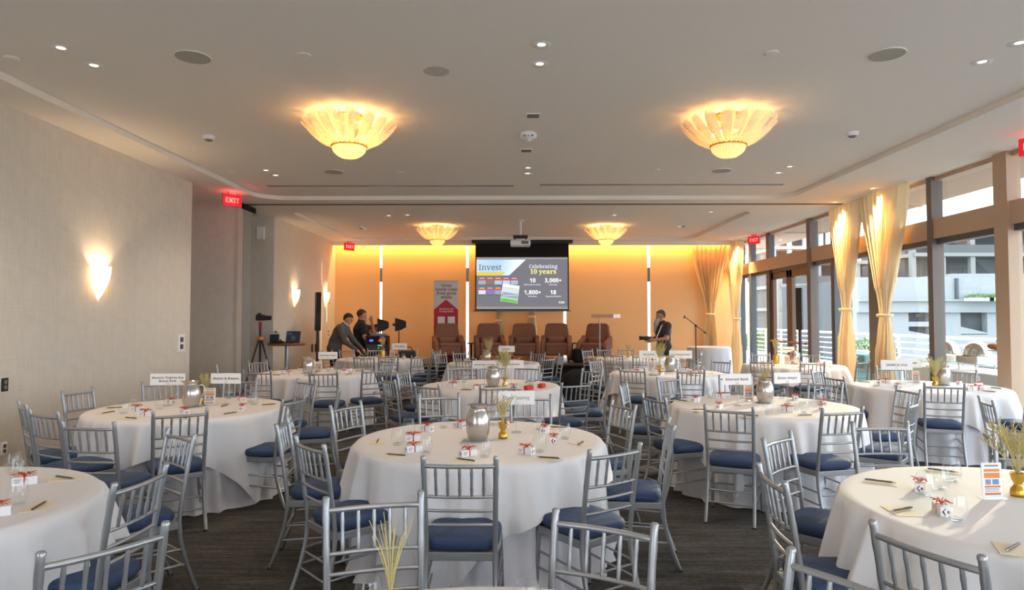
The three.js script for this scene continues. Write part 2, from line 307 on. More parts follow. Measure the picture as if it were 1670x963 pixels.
dlSpots.forEach(([x, z], i) => {
  const t = thing('downlight', 'small round recessed downlight, ' + dlNames[i], 'downlight', [x, HC, z], 0, 'recessed downlights');
  mesh('trim', dlTrim, M.white, t); mesh('reflector', dlCone, M.white, t); mesh('lens_light', dlLens, M.dlLens, t);
  const l = new THREE.SpotLight(WARMW, 3.5, 0, 1.05, 0.8, 2); l.position.set(0, -0.012, 0); l.target.position.set(0, -3, 0); l.castShadow = true; l.shadow.radius = 1.6; t.add(l, l.target);
});
// small ceiling fittings
const discGeo = lathe([[0, -0.012], [0.05, -0.012], [0.056, -0.006], [0.056, 0]], 24), speakerGeo = lathe([[0, -0.006], [0.12, -0.008], [0.135, -0.012], [0.14, 0]], 32);
[[-2.67, -5.43, 'near left, beside two downlights'], [3.03, -5.41, 'near right, toward the windows'], [-2.69, -9.77, 'far left before the slot vent'], [3.0, -9.73, 'far right before the slot vent']].forEach(([x, z, s]) => {
  const t = thing('ceiling_speaker', 'round grey ceiling loudspeaker grille, ' + s, 'speaker', [x, HC, z], 0, 'ceiling loudspeakers'); mesh('grille', speakerGeo, std(S(178, 172, 160), 0.9), t); mesh('bezel', new THREE.TorusGeometry(0.138, 0.006, 6, 32).rotateX(Math.PI / 2).translate(0, -0.004, 0), M.ceiling, t);
});
[[-1.74, -5.4, 'left of the central downlights'], [2.08, -5.38, 'right of the central downlights'], [-4.19, -5.45, 'at the far left edge'], [-1.72, -9.82, 'left before the slot vent'], [2.04, -9.68, 'right before the slot vent'], [-4.2, -9.76, 'by the left coffer edge'], [4.48, -9.7, 'by the right coffer edge']].forEach(([x, z, s]) => single('ceiling_disc', discGeo, M.ceiling, 'small round blank cover on the ceiling, ' + s, 'ceiling cover', [x, HC, z], 0, 'round ceiling covers'));
[[-3.65, -7.84, 'on the left of the front coffer'], [3.91, -7.73, 'on the right of the front coffer'], [-3.66, -16.05 + 0.35, 'in the far left coffer corner'], [3.86, -15.4, 'in the far right coffer corner']].forEach(([x, z, s]) => {
  const t = thing('motion_sensor', 'small white domed ceiling sensor ' + s, 'sensor', [x, HC, z], 0, 'ceiling sensors'); mesh('base', lathe([[0.07, 0], [0.068, -0.02], [0.05, -0.045]], 20), M.white, t); mesh('lens', lathe([[0.05, -0.045], [0.03, -0.06], [0, -0.066]], 16), M.plasticGrey, t);
});
[[0.18, -7.05, 'nearer small square plate ahead of the smoke detector'], [0.13, -8.53, 'farther small square plate behind the smoke detector']].forEach(([x, z, s]) => {
  const t = thing('ceiling_grille', s, 'vent', [x, HC, z], 0, 'square ceiling plates'); mesh('plate', rbox(0.13, 0.012, 0.13, 0.004, 0, -0.006, 0), M.plasticGrey, t); mesh('rim', merge([box(-0.075, 0.075, -0.01, 0, -0.075, -0.065), box(-0.075, 0.075, -0.01, 0, 0.065, 0.075), box(-0.075, -0.065, -0.01, 0, -0.065, 0.065), box(0.065, 0.075, -0.01, 0, -0.065, 0.065)]), M.white, t);
});
{
  const t = thing('smoke_detector', 'white smoke detector hanging at the middle of the coffer', 'smoke detector', [0.14, HC, -7.73]);
  mesh('base', lathe([[0.085, 0], [0.1, -0.02], [0.1, -0.05], [0.07, -0.07]], 28), M.white, t); mesh('chamber', lathe([[0.07, -0.07], [0.03, -0.075], [0.03, -0.1], [0, -0.1]], 20), M.white, t); for (const x of [-0.045, 0, 0.045]) mesh('slot', box(x - 0.012, x + 0.012, -0.06, -0.045, 0.075, 0.096), M.plasticGrey, t);
}
for (const [x0, x1, z, s] of [[-4.07, -0.04, -10.83, 'left'], [0.38, 4.32, -10.76, 'right']]) {
  const t = thing('slot_diffuser', s + ' half of the long slot air vents across the ceiling', 'air vent', [0, HC, z], 0, 'linear slot diffusers');
  mesh('slot', box(x0, x1, -0.004, 0, -0.025, 0.025), M.blackMatte, t); mesh('edge', box(x0, x1, -0.008, 0, -0.045, -0.025), M.silver, t); mesh('edge', box(x0, x1, -0.008, 0, 0.025, 0.045), M.silver, t);
}
single('ceiling_hatch', lathe([[0, -0.004], [0.11, -0.004], [0.115, 0]], 28), std(S(196, 186, 176), 0.9), 'faint grey round hatch left of the central downlights', 'hatch', [-0.7, HC, -5.78]);
// exit signs
const exitTex = canvasTex(256, 160, (c, w, h) => { c.fillStyle = '#c81420'; c.fillRect(0, 0, w, h); c.fillStyle = '#ff9c8c'; c.font = 'bold 92px sans-serif'; c.textAlign = 'center'; c.fillText('EXIT', w / 2, 112); });
const exitFace = std(0x220000, 0.6, 0, { emissive: 0xffffff, emissiveMap: exitTex, emissiveIntensity: 0.95 });
function exitSign(label, x, y, z, turn, glow, sc = 1) {
  const t = thing('exit_sign', label, 'exit sign', [x, y, z], turn, 'red exit signs'); t.scale.setScalar(sc);
  const frame = std(S(170, 164, 156), 0.5);
  mesh('bracket', box(-0.06, 0.06, 0.1, 0.14, -0.02, 0.02), frame, t);
  const b = new THREE.BoxGeometry(0.32, 0.2, 0.04); mesh('lit_panel_sign', b, [frame, frame, frame, frame, exitFace, exitFace], t);
  if (glow) point(t, new THREE.Color().setRGB(1, 0.08, 0.08), glow, 0, 0.0, 0.06);
}
exitSign('red exit sign hanging at the left recess', -4.72, 3.55, -11.0, 0.85, 0.16, 1.0);
exitSign('tiny red exit sign above the leftmost back shade', -4.46, 3.5, -17.75, 0.9, 0.03);
exitSign('small red exit sign above the far glass doors', 5.95, 3.55, -16.7, -0.9, 0.03);
exitSign('red exit sign at the right edge of the photo', 5.84, 3.55, -7.5, -1.2, 0.05);
// wall plates
[[0.327, -6.53, M.white, 0.075, 0.12, 'white wall outlet low on the near left wall', 'outlet'], [0.948, -6.52, M.black, 0.08, 0.13, 'black wall socket on the near left wall', 'outlet'], [1.225, -9.95, M.white, 0.2, 0.26, 'white framed control panel by the left recess', 'control panel'], [1.2, -17.75, M.white, 0.16, 0.24, 'white framed control panel near the far sconce', 'control panel']].forEach(([y, z, m, w, h, s, c]) => {
  const t = thing('wall_plate', s, c, [XL, y, z]); mesh('plate', rbox(0.014, h, w, 0.005, 0.006, 0, 0), m, t);
  for (const k of [-1, 1]) mesh('insert', rbox(0.008, h * 0.28, w * 0.45, 0.003, 0.013, k * h * 0.2, 0), m === M.black ? M.plasticGrey : M.penGrey, t);
});
[[-16.35, 'left'], [-16.62, 'right']].forEach(([z, s]) => single('wall_box', rbox(0.02, 0.2, 0.1, 0.005, 0.01, 0, 0), M.black, s + ' one of two black boxes under the column loudspeaker', 'socket box', [XL, 0.86, z], 0, 'black wall boxes'));
single('sensor_box', rbox(0.16, 0.26, 0.05, 0.01, 0, 0, 0.025), M.white, 'small white box high in the second left recess', 'sensor', [-5.27, 3.35, -13.72]);
single('wall_vent', merge([box(-0.3, 0.3, 0, 0.1, -0.01, 0.01), ...[0, 1, 2].map((k) => box(-0.28, 0.28, 0.015 + k * 0.03, 0.03 + k * 0.03, 0.01, 0.018))]), M.blackMatte, 'dark vent at the top of the partition pocket', 'vent', [-5.005 + 0.05, 3.58, -12.3], Math.PI / 2);
// projector
{
  const t = thing('projector', 'ceiling projector hanging from a white pole', 'projector', [0.09, 0, -14.7]);
  mesh('mount', lathe([[0.09, HC - 3.2], [0.09, HC - 3.22], [0.03, HC - 3.23]], 16).translate(0, 3.2, 0), M.white, t);
  mesh('pole', rod([0, HC, 0], [0, 3.42, 0], 0.03, 12), M.white, t);
  mesh('bracket', merge([box(-0.16, 0.16, 3.36, 3.42, -0.08, 0.08), rod([-0.12, 3.36, 0], [-0.12, 3.3, 0], 0.012), rod([0.12, 3.36, 0], [0.12, 3.3, 0], 0.012)]), M.black, t);
  mesh('body', rbox(0.44, 0.13, 0.34, 0.03, 0, 3.245, 0), M.white, t); mesh('lens', new THREE.CylinderGeometry(0.045, 0.045, 0.04, 20).rotateX(Math.PI / 2).translate(-0.1, 3.245, -0.18), M.black, t); mesh('rear_panel', rbox(0.16, 0.07, 0.01, 0.004, 0.1, 3.25, 0.17), M.penGrey, t);
}

// ---------------------------------------------------------------- tables and cloths
const RT = 0.84, HT = 0.76;
const T = { T0: [-0.08, -1.27], T1: [-0.25, -4.63], T2: [-3.03, -6.2], T3: [-2.8, -2.93], T4: [2.35, -2.97], T5: [2.35, -6.42], T6: [5.0, -8.2], T7: [-0.31, -8.3], T8: [-3.05, -10.2], T9: [-2.8, -13.7], T10: [2.3, -10.25], T11: [4.9, -11.9], T12: [-0.42, -12.5], T13: [2.5, -13.9] };
const TN = { T0: 'the frontmost table', T1: 'the Open Seating table', T2: 'the table by the left sconce', T3: 'the front left table', T4: 'the front right table', T5: 'the sunlit right table', T6: 'the table beside the windows', T7: 'the middle table with red boxes', T8: 'the table near the tripod', T9: 'the table near the equipment rack', T10: 'the table before the bearded person', T11: 'the table near the glass doors', T12: 'the table before the armchairs', T13: 'the table near the microphone stand', T15: 'a table outside the picture' };
const turnOf = { T0: 0.3, T1: 0.62, T2: 0.25, T3: 0.5, T4: 0.9, T5: 0.15, T6: 1.2, T7: 0.4, T8: 0.05, T9: 0.7, T10: 0.3, T11: 1.0, T12: 0.6, T13: 0.2 };
function clothGeo(kind, sd) {
  const n = 288, rings = [], ph = [0, 1, 2, 3, 4, 5].map((k) => Math.sin(sd * 7.3 + k * 2.1) * 3.14);
  const top = [0.0, 0.3, 0.6, 0.79];
  const lift = kind === 'over' ? 0.006 : 0.002;
  for (const r of top) { const row = []; for (let i = 0; i < n; i++) { const a = i / n * 2 * Math.PI; row.push([r * Math.cos(a), HT + lift, r * Math.sin(a)]); } rings.push(row); }
  const steps = 16;
  for (let j = 0; j <= steps; j++) {
    const v = j / steps, row = [];
    for (let i = 0; i < n; i++) {
      const a = i / n * 2 * Math.PI, ca = Math.abs(Math.cos(a)), sa = Math.abs(Math.sin(a));
      let drop, r;
      if (kind === 'over') {
        const m = Math.max(ca, sa); drop = Math.min(0.735, 1.13 / m - RT) + 0.008 * Math.sin(9 * a + ph[0]);
        const corner = Math.pow(Math.abs(Math.sin(2 * a)), 3), s = v * drop;
        const w = a + 0.09 * Math.sin(3 * a + ph[2]) + 0.05 * Math.sin(7 * a + ph[4]);
        const deep = 0.45 + 0.55 * (0.5 + 0.5 * Math.sin(3 * a + ph[0])), fold = deep * (Math.pow(0.5 + 0.5 * Math.sin(21 * w + ph[1]), 1.6) * 0.75 + Math.pow(0.5 + 0.5 * Math.sin(31 * w + ph[3]), 2.2) * 0.4);
        r = RT + 0.014 + s * 0.05 + (0.3 + 0.04 * corner) * (fold - 0.1) * Math.pow(s, 0.8);
      } else {
        drop = HT - 0.006; const s = v * drop;
        const w = a + 0.06 * Math.sin(4 * a + ph[2]) + 0.03 * Math.sin(9 * a + ph[4]);
        const fold = Math.pow(0.5 + 0.5 * Math.sin(25 * w + ph[1]), 1.3) * 0.7 + Math.pow(0.5 + 0.5 * Math.sin(41 * w + ph[3]), 2) * 0.3;
        r = RT - 0.004 + s * 0.005 + 0.12 * fold * Math.max(0, s - 0.18) + (v > 0.93 ? 0.02 * (v - 0.93) / 0.07 : 0);
      }
      const s = v * drop, edge = Math.min(1, s / 0.03), rr = j === 0 ? RT - 0.004 : r - 0.008 * (1 - edge);
      row.push([rr * Math.cos(a), HT + lift - (j === 0 ? 0.0005 : Math.max(0.004, s)), rr * Math.sin(a)]);
    }
    rings.push(row);
  }
  // outline in order: orientation outwards
  const g = loft(rings.map((r) => r.slice().reverse()), true, 6); return g;
}
const overG = [clothGeo('over', 1), clothGeo('over', 2), clothGeo('over', 5)], underG = [clothGeo('under', 3), clothGeo('under', 8)];
const tTop = new THREE.CylinderGeometry(RT - 0.015, RT - 0.015, 0.03, 48).translate(0, HT - 0.018, 0);
const tLeg = rod([0.4, 0, 0.4], [0.3, HT - 0.03, 0.3], 0.016, 8);
Object.keys(T).forEach((k, i) => {
  const [x, z] = T[k], nm = TN[k].replace('the ', '');
  const t = thing('round_table', 'round banquet table under the cloths, ' + nm, 'table', [x, 0, z], turnOf[k], 'round banquet tables');
  mesh('tabletop', tTop, M.wood, t); for (let q = 0; q < 4; q++) mesh('leg', tLeg, M.black, t).rotation.y = q * Math.PI / 2;
  single('floor_tablecloth', underG[i % 2], M.clothUnder, 'white floor-length cloth underneath on ' + nm, 'tablecloth', [x, 0, z], i * 0.7, 'floor-length tablecloths');
  single('square_tablecloth', overG[i % 3], M.cloth, 'white square top cloth with hanging corners on ' + nm, 'tablecloth', [x, 0, z], turnOf[k], 'square top cloths');
});

// ---------------------------------------------------------------- silver spindle-back chairs
function ringed(fn, n, r, marks, ring = 0.0022) {
  const out = []; for (let j = 0; j <= n; j++) { const t = j / n; out.push([...fn(t), r]); }
  const pts = []; for (const p of out) pts.push(p);
  return sweep(pts.map((p, j) => { const t = j / n; const b = marks.some((m) => Math.abs(m - t) < 0.6 / n) ? ring : 0; return [p[0], p[1], p[2], p[3] + b]; }), 8);
}
function makeChair() {
  const t = thing('spindle_chair', 'x', 'chair', [0, 0, 0], 0, 'silver spindle-back chairs');
  const zb = (y) => y < 0.42 ? -0.03 + 0.105 * Math.sin(Math.min(1, y / 0.42) * 1.57) : 0.075 - 0.075 * Math.pow((y - 0.42) / 0.5, 1.25);
  const xb = (y) => 0.172 + 0.008 * Math.abs(y - 0.45) / 0.45;
  for (const s of [-1, 1]) {
    const post = ringed((v) => [s * xb(v * 0.915), v * 0.915, zb(v * 0.915)], 24, 0.0135, [0.26, 0.42, 0.62, 0.8, 0.93], 0.0014);
    const cap = lathe([[0, 0.922], [0.01, 0.92], [0.0142, 0.914], [0.0142, 0.905]], 10).translate(s * 0.18, 0, 0.0);
    const l = mesh('leg', merge([post, cap]), M.silver, t); mesh('foot', lathe([[0, 0], [0.014, 0], [0.014, 0.012], [0, 0.012]], 8).translate(s * xb(0), 0, zb(0)), M.black, l);
    const f = mesh('leg', ringed((v) => [s * (0.198 - 0.012 * v), 0.405 * v, 0.455 - 0.02 * v], 10, 0.0125, [0.3, 0.62], 0.0015), M.silver, t);
    mesh('foot', lathe([[0, 0], [0.0135, 0], [0.0135, 0.012], [0, 0.012]], 8).translate(s * 0.198, 0, 0.455), M.black, f);
    for (const y of [0.175, 0.265]) mesh('stretcher', rod([s * xb(y), y, zb(y)], [s * (0.198 - 0.03 * y), y + 0.015, 0.447], 0.0075, 6), M.silver, t);
  }
  const rail = (name, y, r, bow = 0.018) => mesh(name, sweep([...Array(9)].map((_, i) => { const u = i / 8 * 2 - 1; return [u * (xb(y) - 0.004), y, zb(y) - bow * (1 - u * u), r]; }), 8), M.silver, t);
  rail('top_rail', 0.868, 0.011); rail('back_rail', 0.712, 0.0085); rail('back_rail', 0.64, 0.0085, 0.012); rail('back_rail', 0.566, 0.0085, 0.008);
  for (let k = -2; k <= 2; k++) { const u = k / 3; mesh('spindle', ringed((v) => { const y = 0.712 + 0.156 * v; return [u * xb(y), y, zb(y) - 0.018 * (1 - u * u)]; }, 8, 0.0072, [0.25, 0.75], 0.0016), M.silver, t); }
  for (const y of [0.175, 0.265]) mesh('stretcher', rod([-xb(y), y - 0.02, zb(y)], [xb(y), y - 0.02, zb(y)], 0.0075, 6), M.silver, t);
  for (const y of [0.2, 0.29]) mesh('stretcher', sweep([[-0.192, y, 0.447, 0.0075], [-0.17, y, 0.475, 0.0075], [-0.1, y, 0.487, 0.0075], [0.1, y, 0.487, 0.0075], [0.17, y, 0.475, 0.0075], [0.192, y, 0.447, 0.0075]], 6), M.silver, t);
  const bar = (x0, z0, x1, z1) => { const dx = x1 - x0, dz = z1 - z0, L = Math.hypot(dx, dz), a = Math.atan2(dx, dz); return rbox(0.016, 0.042, L, 0.004).rotateY(a).translate((x0 + x1) / 2, 0.404, (z0 + z1) / 2); };
  mesh('seat_frame', merge([bar(-0.172, 0.075, -0.187, 0.437), bar(0.172, 0.075, 0.187, 0.437), bar(-0.172, 0.075, 0.172, 0.075), bar(-0.187, 0.437, 0.187, 0.437), box(-0.17, 0.17, 0.415, 0.422, 0.08, 0.43)]), M.silver, t);
  const prof = [[0, 0.423], [0.9, 0.423], [0.985, 0.433], [1.02, 0.452], [1.0, 0.474], [0.93, 0.488], [0.75, 0.496], [0.4, 0.501], [0, 0.503]], n = 32;
  const sg = (c, e) => Math.sign(c) * Math.pow(Math.abs(c), e);
  mesh('cushion', loft(prof.map(([k, y]) => [...Array(n)].map((_, i) => { const a = -i / n * 2 * Math.PI, z = 0.187 * sg(Math.sin(a), 0.42); return [k * 0.192 * sg(Math.cos(a), 0.42) * (1 + 0.22 * z), y, 0.268 + k * z]; }).reverse())), M.cushion, t);
  return t;
}
const CH = {
  T0: [[-0.55, -2.61, 0.27], [0.3, -2.33, -0.49], [0.91, -1.86, -1.02]],
  T3: [[-1.65, -2.96, -1.64], [-2.03, -4.06, -0.7], [-1.28, -2.11, -2.2]],
  T2: [[-2.5, -4.99, -2.57], [-2.82, -4.41, 3.06], [-3.5, -4.95, 2.68], [-4.0, -5.41, 2.34], [-4.24, -6.46, 1.39], [-3.88, -7.28, 0.86], [-3.13, -7.59, 0.07], [-1.92, -5.8, -1.78], [-2.33, -7.46, -0.68], [-1.78, -6.75, -1.31]],
  T1: [[-1.57, -4.49, 1.72], [-1.16, -3.76, 2.3], [-0.28, -3.32, 3.13], [-1.37, -5.39, 1.12], [-0.7, -6.08, 0.24], [0.13, -6.02, 0.05], [0.87, -5.44, -1.19], [1.03, -4.46, -1.71], [0.53, -3.59, -2.54]],
  T8: [[-3.4, -8.77, -3.13], [-2.5, -8.67, -3.13], [-1.91, -9.06, -2.52], [-4.32, -9.63, 1.99], [-4.19, -10.83, 1.06], [-2.14, -11.13, -0.77]],
  T7: [[-1.45, -7.57, 2.17], [-1.47, -8.65, 1.31], [-0.94, -7.0, 2.5], [-0.19, -6.9, -2.9], [0.64, -7.16, -2.64], [1.02, -8.99, -0.88], [1.13, -8.1, -1.71], [-0.81, -9.55, 0.38], [-0.33, -9.65, 0.01], [0.16, -9.57, -0.35]],
  T5: [[1.11, -7.0, 1.23], [1.21, -5.94, 1.95], [1.77, -7.84, 0.6], [2.6, -7.98, -0.28], [1.65, -5.23, 2.71], [2.49, -5.14, -2.88], [3.31, -5.61, -2.3], [3.85, -6.61, -1.52], [3.34, -7.27, -0.86]],
  T4: [[2.39, -4.44, 0.01], [1.27, -2.12, 1.96], [1.13, -3.0, 1.51], [1.53, -3.96, 0.78], [3.19, -4.2, -0.55]],
  T6: [[4.48, -7.05, 2.78], [5.46, -7.0, -2.9], [3.78, -8.01, 1.75], [5.26, -9.47, -0.2], [5.95, -9.0, -1.0], [4.05, -9.09, 0.82]],
  T15: [[4.0, -5.75, 1.23]],
  T9: [[-4.0, -14.11, 1.24], [-3.71, -14.62, 0.78], [-3.14, -14.96, 0.27], [-2.37, -14.93, -0.34], [-2.75, -12.08, -3.11], [-2.38, -12.47, -2.81], [-1.58, -13.29, -1.9], [-1.72, -14.42, -0.98], [-1.74, -12.18, -2.53]],
  T13: [[1.55, -14.72, 0.8], [1.98, -15.12, 0.38], [2.5, -15.25, 0.0], [1.85, -12.78, 2.62], [2.36, -12.52, 2.99], [3.53, -14.69, -0.92], [3.71, -13.47, -1.91]],
  T10: [[1.3, -11.08, 0.88], [1.58, -9.16, 2.56], [2.33, -8.95, -3.12], [2.9, -11.4, -0.48], [3.36, -11.0, -0.95]],
  T12: [[-1.13, -13.65, 0.55], [-1.51, -13.2, 1.0], [-0.85, -11.27, 2.81], [0.44, -13.47, -0.73], [0.56, -11.65, -2.28], [0.86, -12.72, -1.4]],
  T11: [[5.6, -10.84, -2.56], [6.02, -12.14, -1.36], [4.68, -10.62, 2.97], [3.99, -10.97, 2.37], [4.8, -13.2, 0.08], [5.65, -12.96, -0.61]],
};
{
  const proto = makeChair(); let first = true;
  for (const k of Object.keys(CH)) {
    const tz = T[k] ? T[k][1] : -9, near = CH[k].filter((c) => c[1] > tz), far = CH[k].filter((c) => c[1] <= tz);
    for (const [list, side] of [[near, 'near'], [far, 'far']]) {
      list.sort((a, b) => screenX(a[0], 0.9, a[1]) - screenX(b[0], 0.9, b[1]));
      list.forEach(([x, z, a], i) => {
        let label = `silver chair, ${list.length > 1 ? ORD[i] : 'alone'}, ${side} side of ${TN[k]}`;
        if (k === 'T15') label = 'silver spindle-back chair standing apart at right, back to the sunlit table';
        if (first) { proto.position.set(x, 0, z); proto.rotation.y = a; proto.userData.label = label; first = false; } else copyOf(proto, [x, 0, z], a, label);
      });
    }
  }
}

// ---------------------------------------------------------------- things on the tables
const YT = HT + 0.0068;
const protos = {};
function proto(kind, make) { if (!protos[kind]) protos[kind] = make(); return protos[kind]; }
const used = {};
function put(kind, make, x, z, turn, label, group) {
  const p = proto(kind, make);
  if (!used[kind]) { used[kind] = true; p.position.set(x, YT, z); p.rotation.y = turn; p.userData.label = label; if (group) p.userData.group = group; return p; }
  return copyOf(p, [x, YT, z], turn, label, group);
}
const makeGlass = () => { const t = thing('stemless_glass', 'x', 'glass'); mesh('bowl', lathe([[0, 0.003], [0.026, 0.002], [0.033, 0.008], [0.043, 0.035], [0.044, 0.055], [0.039, 0.085], [0.0335, 0.108], [0.033, 0.1085]], 28), M.glass, t); mesh('rim', new THREE.TorusGeometry(0.0332, 0.0009, 5, 28).rotateX(Math.PI / 2).translate(0, 0.1085, 0), M.glass, t); mesh('base', lathe([[0, 0.0], [0.028, 0.0], [0.033, 0.006], [0.026, 0.012], [0, 0.011]], 20), M.glass, t); return t; };
const boxTop = canvasTex(160, 64, (c, w, h) => { c.fillStyle = '#eceaea'; c.fillRect(0, 0, w, h); c.fillStyle = '#5a5a62'; for (let i = 0; i < 3; i++) c.fillRect(14, 16 + i * 12, 50 - i * 9, 4); });
const boxEnd = canvasTex(96, 64, (c, w, h) => { c.fillStyle = '#f2f0f0'; c.fillRect(0, 0, w, h); c.lineWidth = 11; c.strokeStyle = '#1e2230'; c.beginPath(); c.moveTo(46, 10); c.lineTo(22, 32); c.lineTo(46, 54); c.stroke(); c.fillStyle = '#b81e30'; c.save(); c.translate(66, 32); c.rotate(0.785); c.fillRect(-10, -10, 20, 20); c.restore(); });
const boxM = [std(0xffffff, 0.7, 0, { map: boxEnd }), std(0xffffff, 0.7, 0, { map: boxEnd }), M.white, M.white, std(0xffffff, 0.7, 0, { map: boxTop }), std(0xffffff, 0.7, 0, { map: boxTop })];
const ribbonGeo = (() => {
  const g = []; const st = (pts, w) => { const rows = pts.map(([x, y, z]) => [[x, y, z - w], [x, y, z + w]]); g.push(loft(rows, false)); };
  st([[0, 0.002, 0.0215], [0, 0.0425, 0.0215], [0, 0.0425, -0.0215], [0, 0.002, -0.0215]].map(([x, y, z]) => [x - 0.004, y, z]).map((p) => p), 0.0);
  g.length = 0;
  g.push(box(-0.004, 0.004, 0.001, 0.0425, 0.0205, 0.0212), box(-0.004, 0.004, 0.001, 0.0425, -0.0212, -0.0205), box(-0.004, 0.004, 0.0405, 0.042, -0.0212, 0.0212));
  for (let k = 0; k < 9; k++) { const a = k / 9 * 6.283 + 0.4, L = 0.045 + 0.025 * ((k * 7) % 5) / 5; g.push(sweep([[0, 0.043, 0, 0.0022], [L * 0.4 * Math.cos(a), 0.058, 0.6 * L * 0.4 * Math.sin(a), 0.0024], [L * Math.cos(a), 0.046 + 0.008 * (k % 3), 0.6 * L * Math.sin(a), 0.0016]], 4)); }
  return merge(g);
})();
const ribbonGeo2 = (() => merge([...Array(6)].map((_, k) => { const a = k / 6 * 6.283, L = 0.05; return sweep([[0, 0.044, 0, 0.002], [L * 0.5 * Math.cos(a), 0.06, 0.5 * L * Math.sin(a), 0.0022], [L * Math.cos(a), 0.05, 0.6 * L * Math.sin(a), 0.0015]], 4); })))();
const makeBox = () => { const t = thing('gift_box', 'x', 'gift box'); mesh('carton', new THREE.BoxGeometry(0.105, 0.04, 0.042).translate(0, 0.0202, 0), boxM, t); const r = mesh('ribbon', ribbonGeo, M.red, t); mesh('ribbon_curl', ribbonGeo2, M.orange, r); return t; };
const makeRedBox = () => { const t = thing('red_box', 'x', 'gift box'); mesh('carton', rbox(0.105, 0.05, 0.06, 0.004, 0, 0.025, 0), std(S(205, 44, 38), 0.5), t); mesh('ribbon', ribbonGeo2, M.orange, t); return t; };
const makePad = () => { const t = thing('note_card', 'x', 'note card'); mesh('card', box(-0.075, 0.075, 0, 0.002, -0.05, 0.05), M.cream, t); return t; };
const makePen = () => { const t = thing('pen', 'x', 'pen'); mesh('barrel', sweep([[-0.07, 0.0075, 0, 0.0045], [0.05, 0.0075, 0, 0.005]], 8), M.penGrey, t); mesh('tip', sweep([[0.05, 0.0075, 0, 0.0048], [0.07, 0.0075, 0, 0.001]], 8), M.silver, t); mesh('clip', box(-0.06, -0.02, 0.0125, 0.0135, -0.0015, 0.0015), M.silver, t); return t; };
const makeJug = () => {
  const t = thing('water_pitcher', 'x', 'pitcher'); const pr = [[0, 0.006], [0.058, 0.006], [0.066, 0.014], [0.078, 0.06], [0.083, 0.11], [0.079, 0.155], [0.065, 0.195], [0.056, 0.212], [0.058, 0.222], [0.072, 0.243]];
  const inn = [[0.069, 0.241], [0.054, 0.222], [0.052, 0.212], [0.062, 0.19], [0.074, 0.12], [0.06, 0.02], [0, 0.015]];
  const g = lathe([...pr, ...inn], 36), p = g.attributes.position;
  for (let i = 0; i < p.count; i++) if (p.getY(i) > 0.215) { const x = p.getX(i), z = p.getZ(i), a = Math.atan2(z, x), k = (p.getY(i) - 0.215) / 0.028, sp = Math.max(0, Math.cos(a - Math.PI)) ** 6; p.setX(i, x - 0.045 * sp * k); p.setY(i, p.getY(i) + 0.012 * sp * k); }
  g.computeVertexNormals(); mesh('body', g, M.steel, t);
  mesh('handle', sweep([[0.075, 0.19, 0, 0.007], [0.1, 0.2, 0, 0.008], [0.125, 0.185, 0, 0.008], [0.13, 0.14, 0, 0.008], [0.115, 0.095, 0, 0.008], [0.08, 0.075, 0, 0.007]], 8), M.steel, t);
  return t;
};
const makePlate = () => { const t = thing('saucer', 'x', 'saucer'); mesh('dish', lathe([[0, 0.002], [0.06, 0.002], [0.1, 0.012], [0.102, 0.014], [0.06, 0.006], [0, 0.005]], 36), M.white, t); return t; };
function stalkGeo(h, lean, dir, head) {
  const g = [], at = (v) => [lean * v * v * Math.cos(dir), 0.06 + h * v, lean * v * v * Math.sin(dir)];
  g.push(sweep([0, 0.25, 0.5, 0.75, 1].map((v) => [...at(v), head ? 0.0015 : 0.001]), 4));
  if (head) for (let k = 0; k < 16; k++) { const v = 0.55 + 0.45 * k / 16, p = at(v), a = k * 2.4, L = head === 2 ? 0.06 : 0.022; g.push(sweep([[...p, 0.0026], [p[0] + L * 0.5 * Math.cos(a), p[1] + L * 0.7, p[2] + L * 0.5 * Math.sin(a), 0.0022], [p[0] + L * 0.8 * Math.cos(a), p[1] + L * 1.25, p[2] + L * 0.8 * Math.sin(a), 0.0006]], 4)); }
  return merge(g);
}
const makeVase = (h, n, spread, head, s) => () => {
  const t = thing('wheat_vase', 'x', 'vase');
  mesh('vessel', lathe([[0, 0], [0.03, 0], [0.034, 0.012], [0.03, 0.035], [0.018, 0.05], [0.016, 0.058], [0.026, 0.075], [0.032, 0.105], [0.033, 0.108], [0.028, 0.1], [0.014, 0.062], [0, 0.06]], 20), M.gold, t);
  for (let k = 0; k < n; k++) mesh('stalk', stalkGeo(h * (0.7 + 0.3 * ((k * 5 + s) % 7) / 7), spread * (0.3 + 0.7 * ((k * 3 + s) % 5) / 5), k / n * 6.283 + s, head), M.wheat, t);
  return t;
};
const makeTallGold = () => { const t = thing('gold_cylinder_vase', 'x', 'vase'); mesh('vessel', lathe([[0, 0], [0.05, 0], [0.055, 0.01], [0.055, 0.16], [0.05, 0.16], [0.05, 0.02], [0, 0.02]], 24), M.gold, t); for (let k = 0; k < 12; k++) mesh('stalk', stalkGeo(0.3 + 0.012 * (k % 4), 0.05, k * 0.6, 1).translate(0.02 * Math.cos(k * 0.9), 0.06, 0.02 * Math.sin(k * 0.9)), M.wheat, t); return t; };
const menuTex = canvasTex(128, 192, (c, w, h) => { c.fillStyle = '#e6e2de'; c.fillRect(0, 0, w, h); c.fillStyle = '#d8864a'; c.fillRect(14, 34, 100, 16); c.fillRect(14, 56, 100, 30); c.fillStyle = '#8a8fa4'; c.fillRect(20, 92, 36, 30); c.fillStyle = '#5f8fb8'; c.fillRect(64, 92, 42, 30); c.fillStyle = '#c8743c'; c.fillRect(14, 128, 100, 10); c.fillRect(14, 168, 100, 12); c.fillStyle = '#77726e'; for (let i = 0; i < 3; i++) c.fillRect(16, 142 + i * 8, 90, 3); c.fillRect(20, 12, 88, 8); });
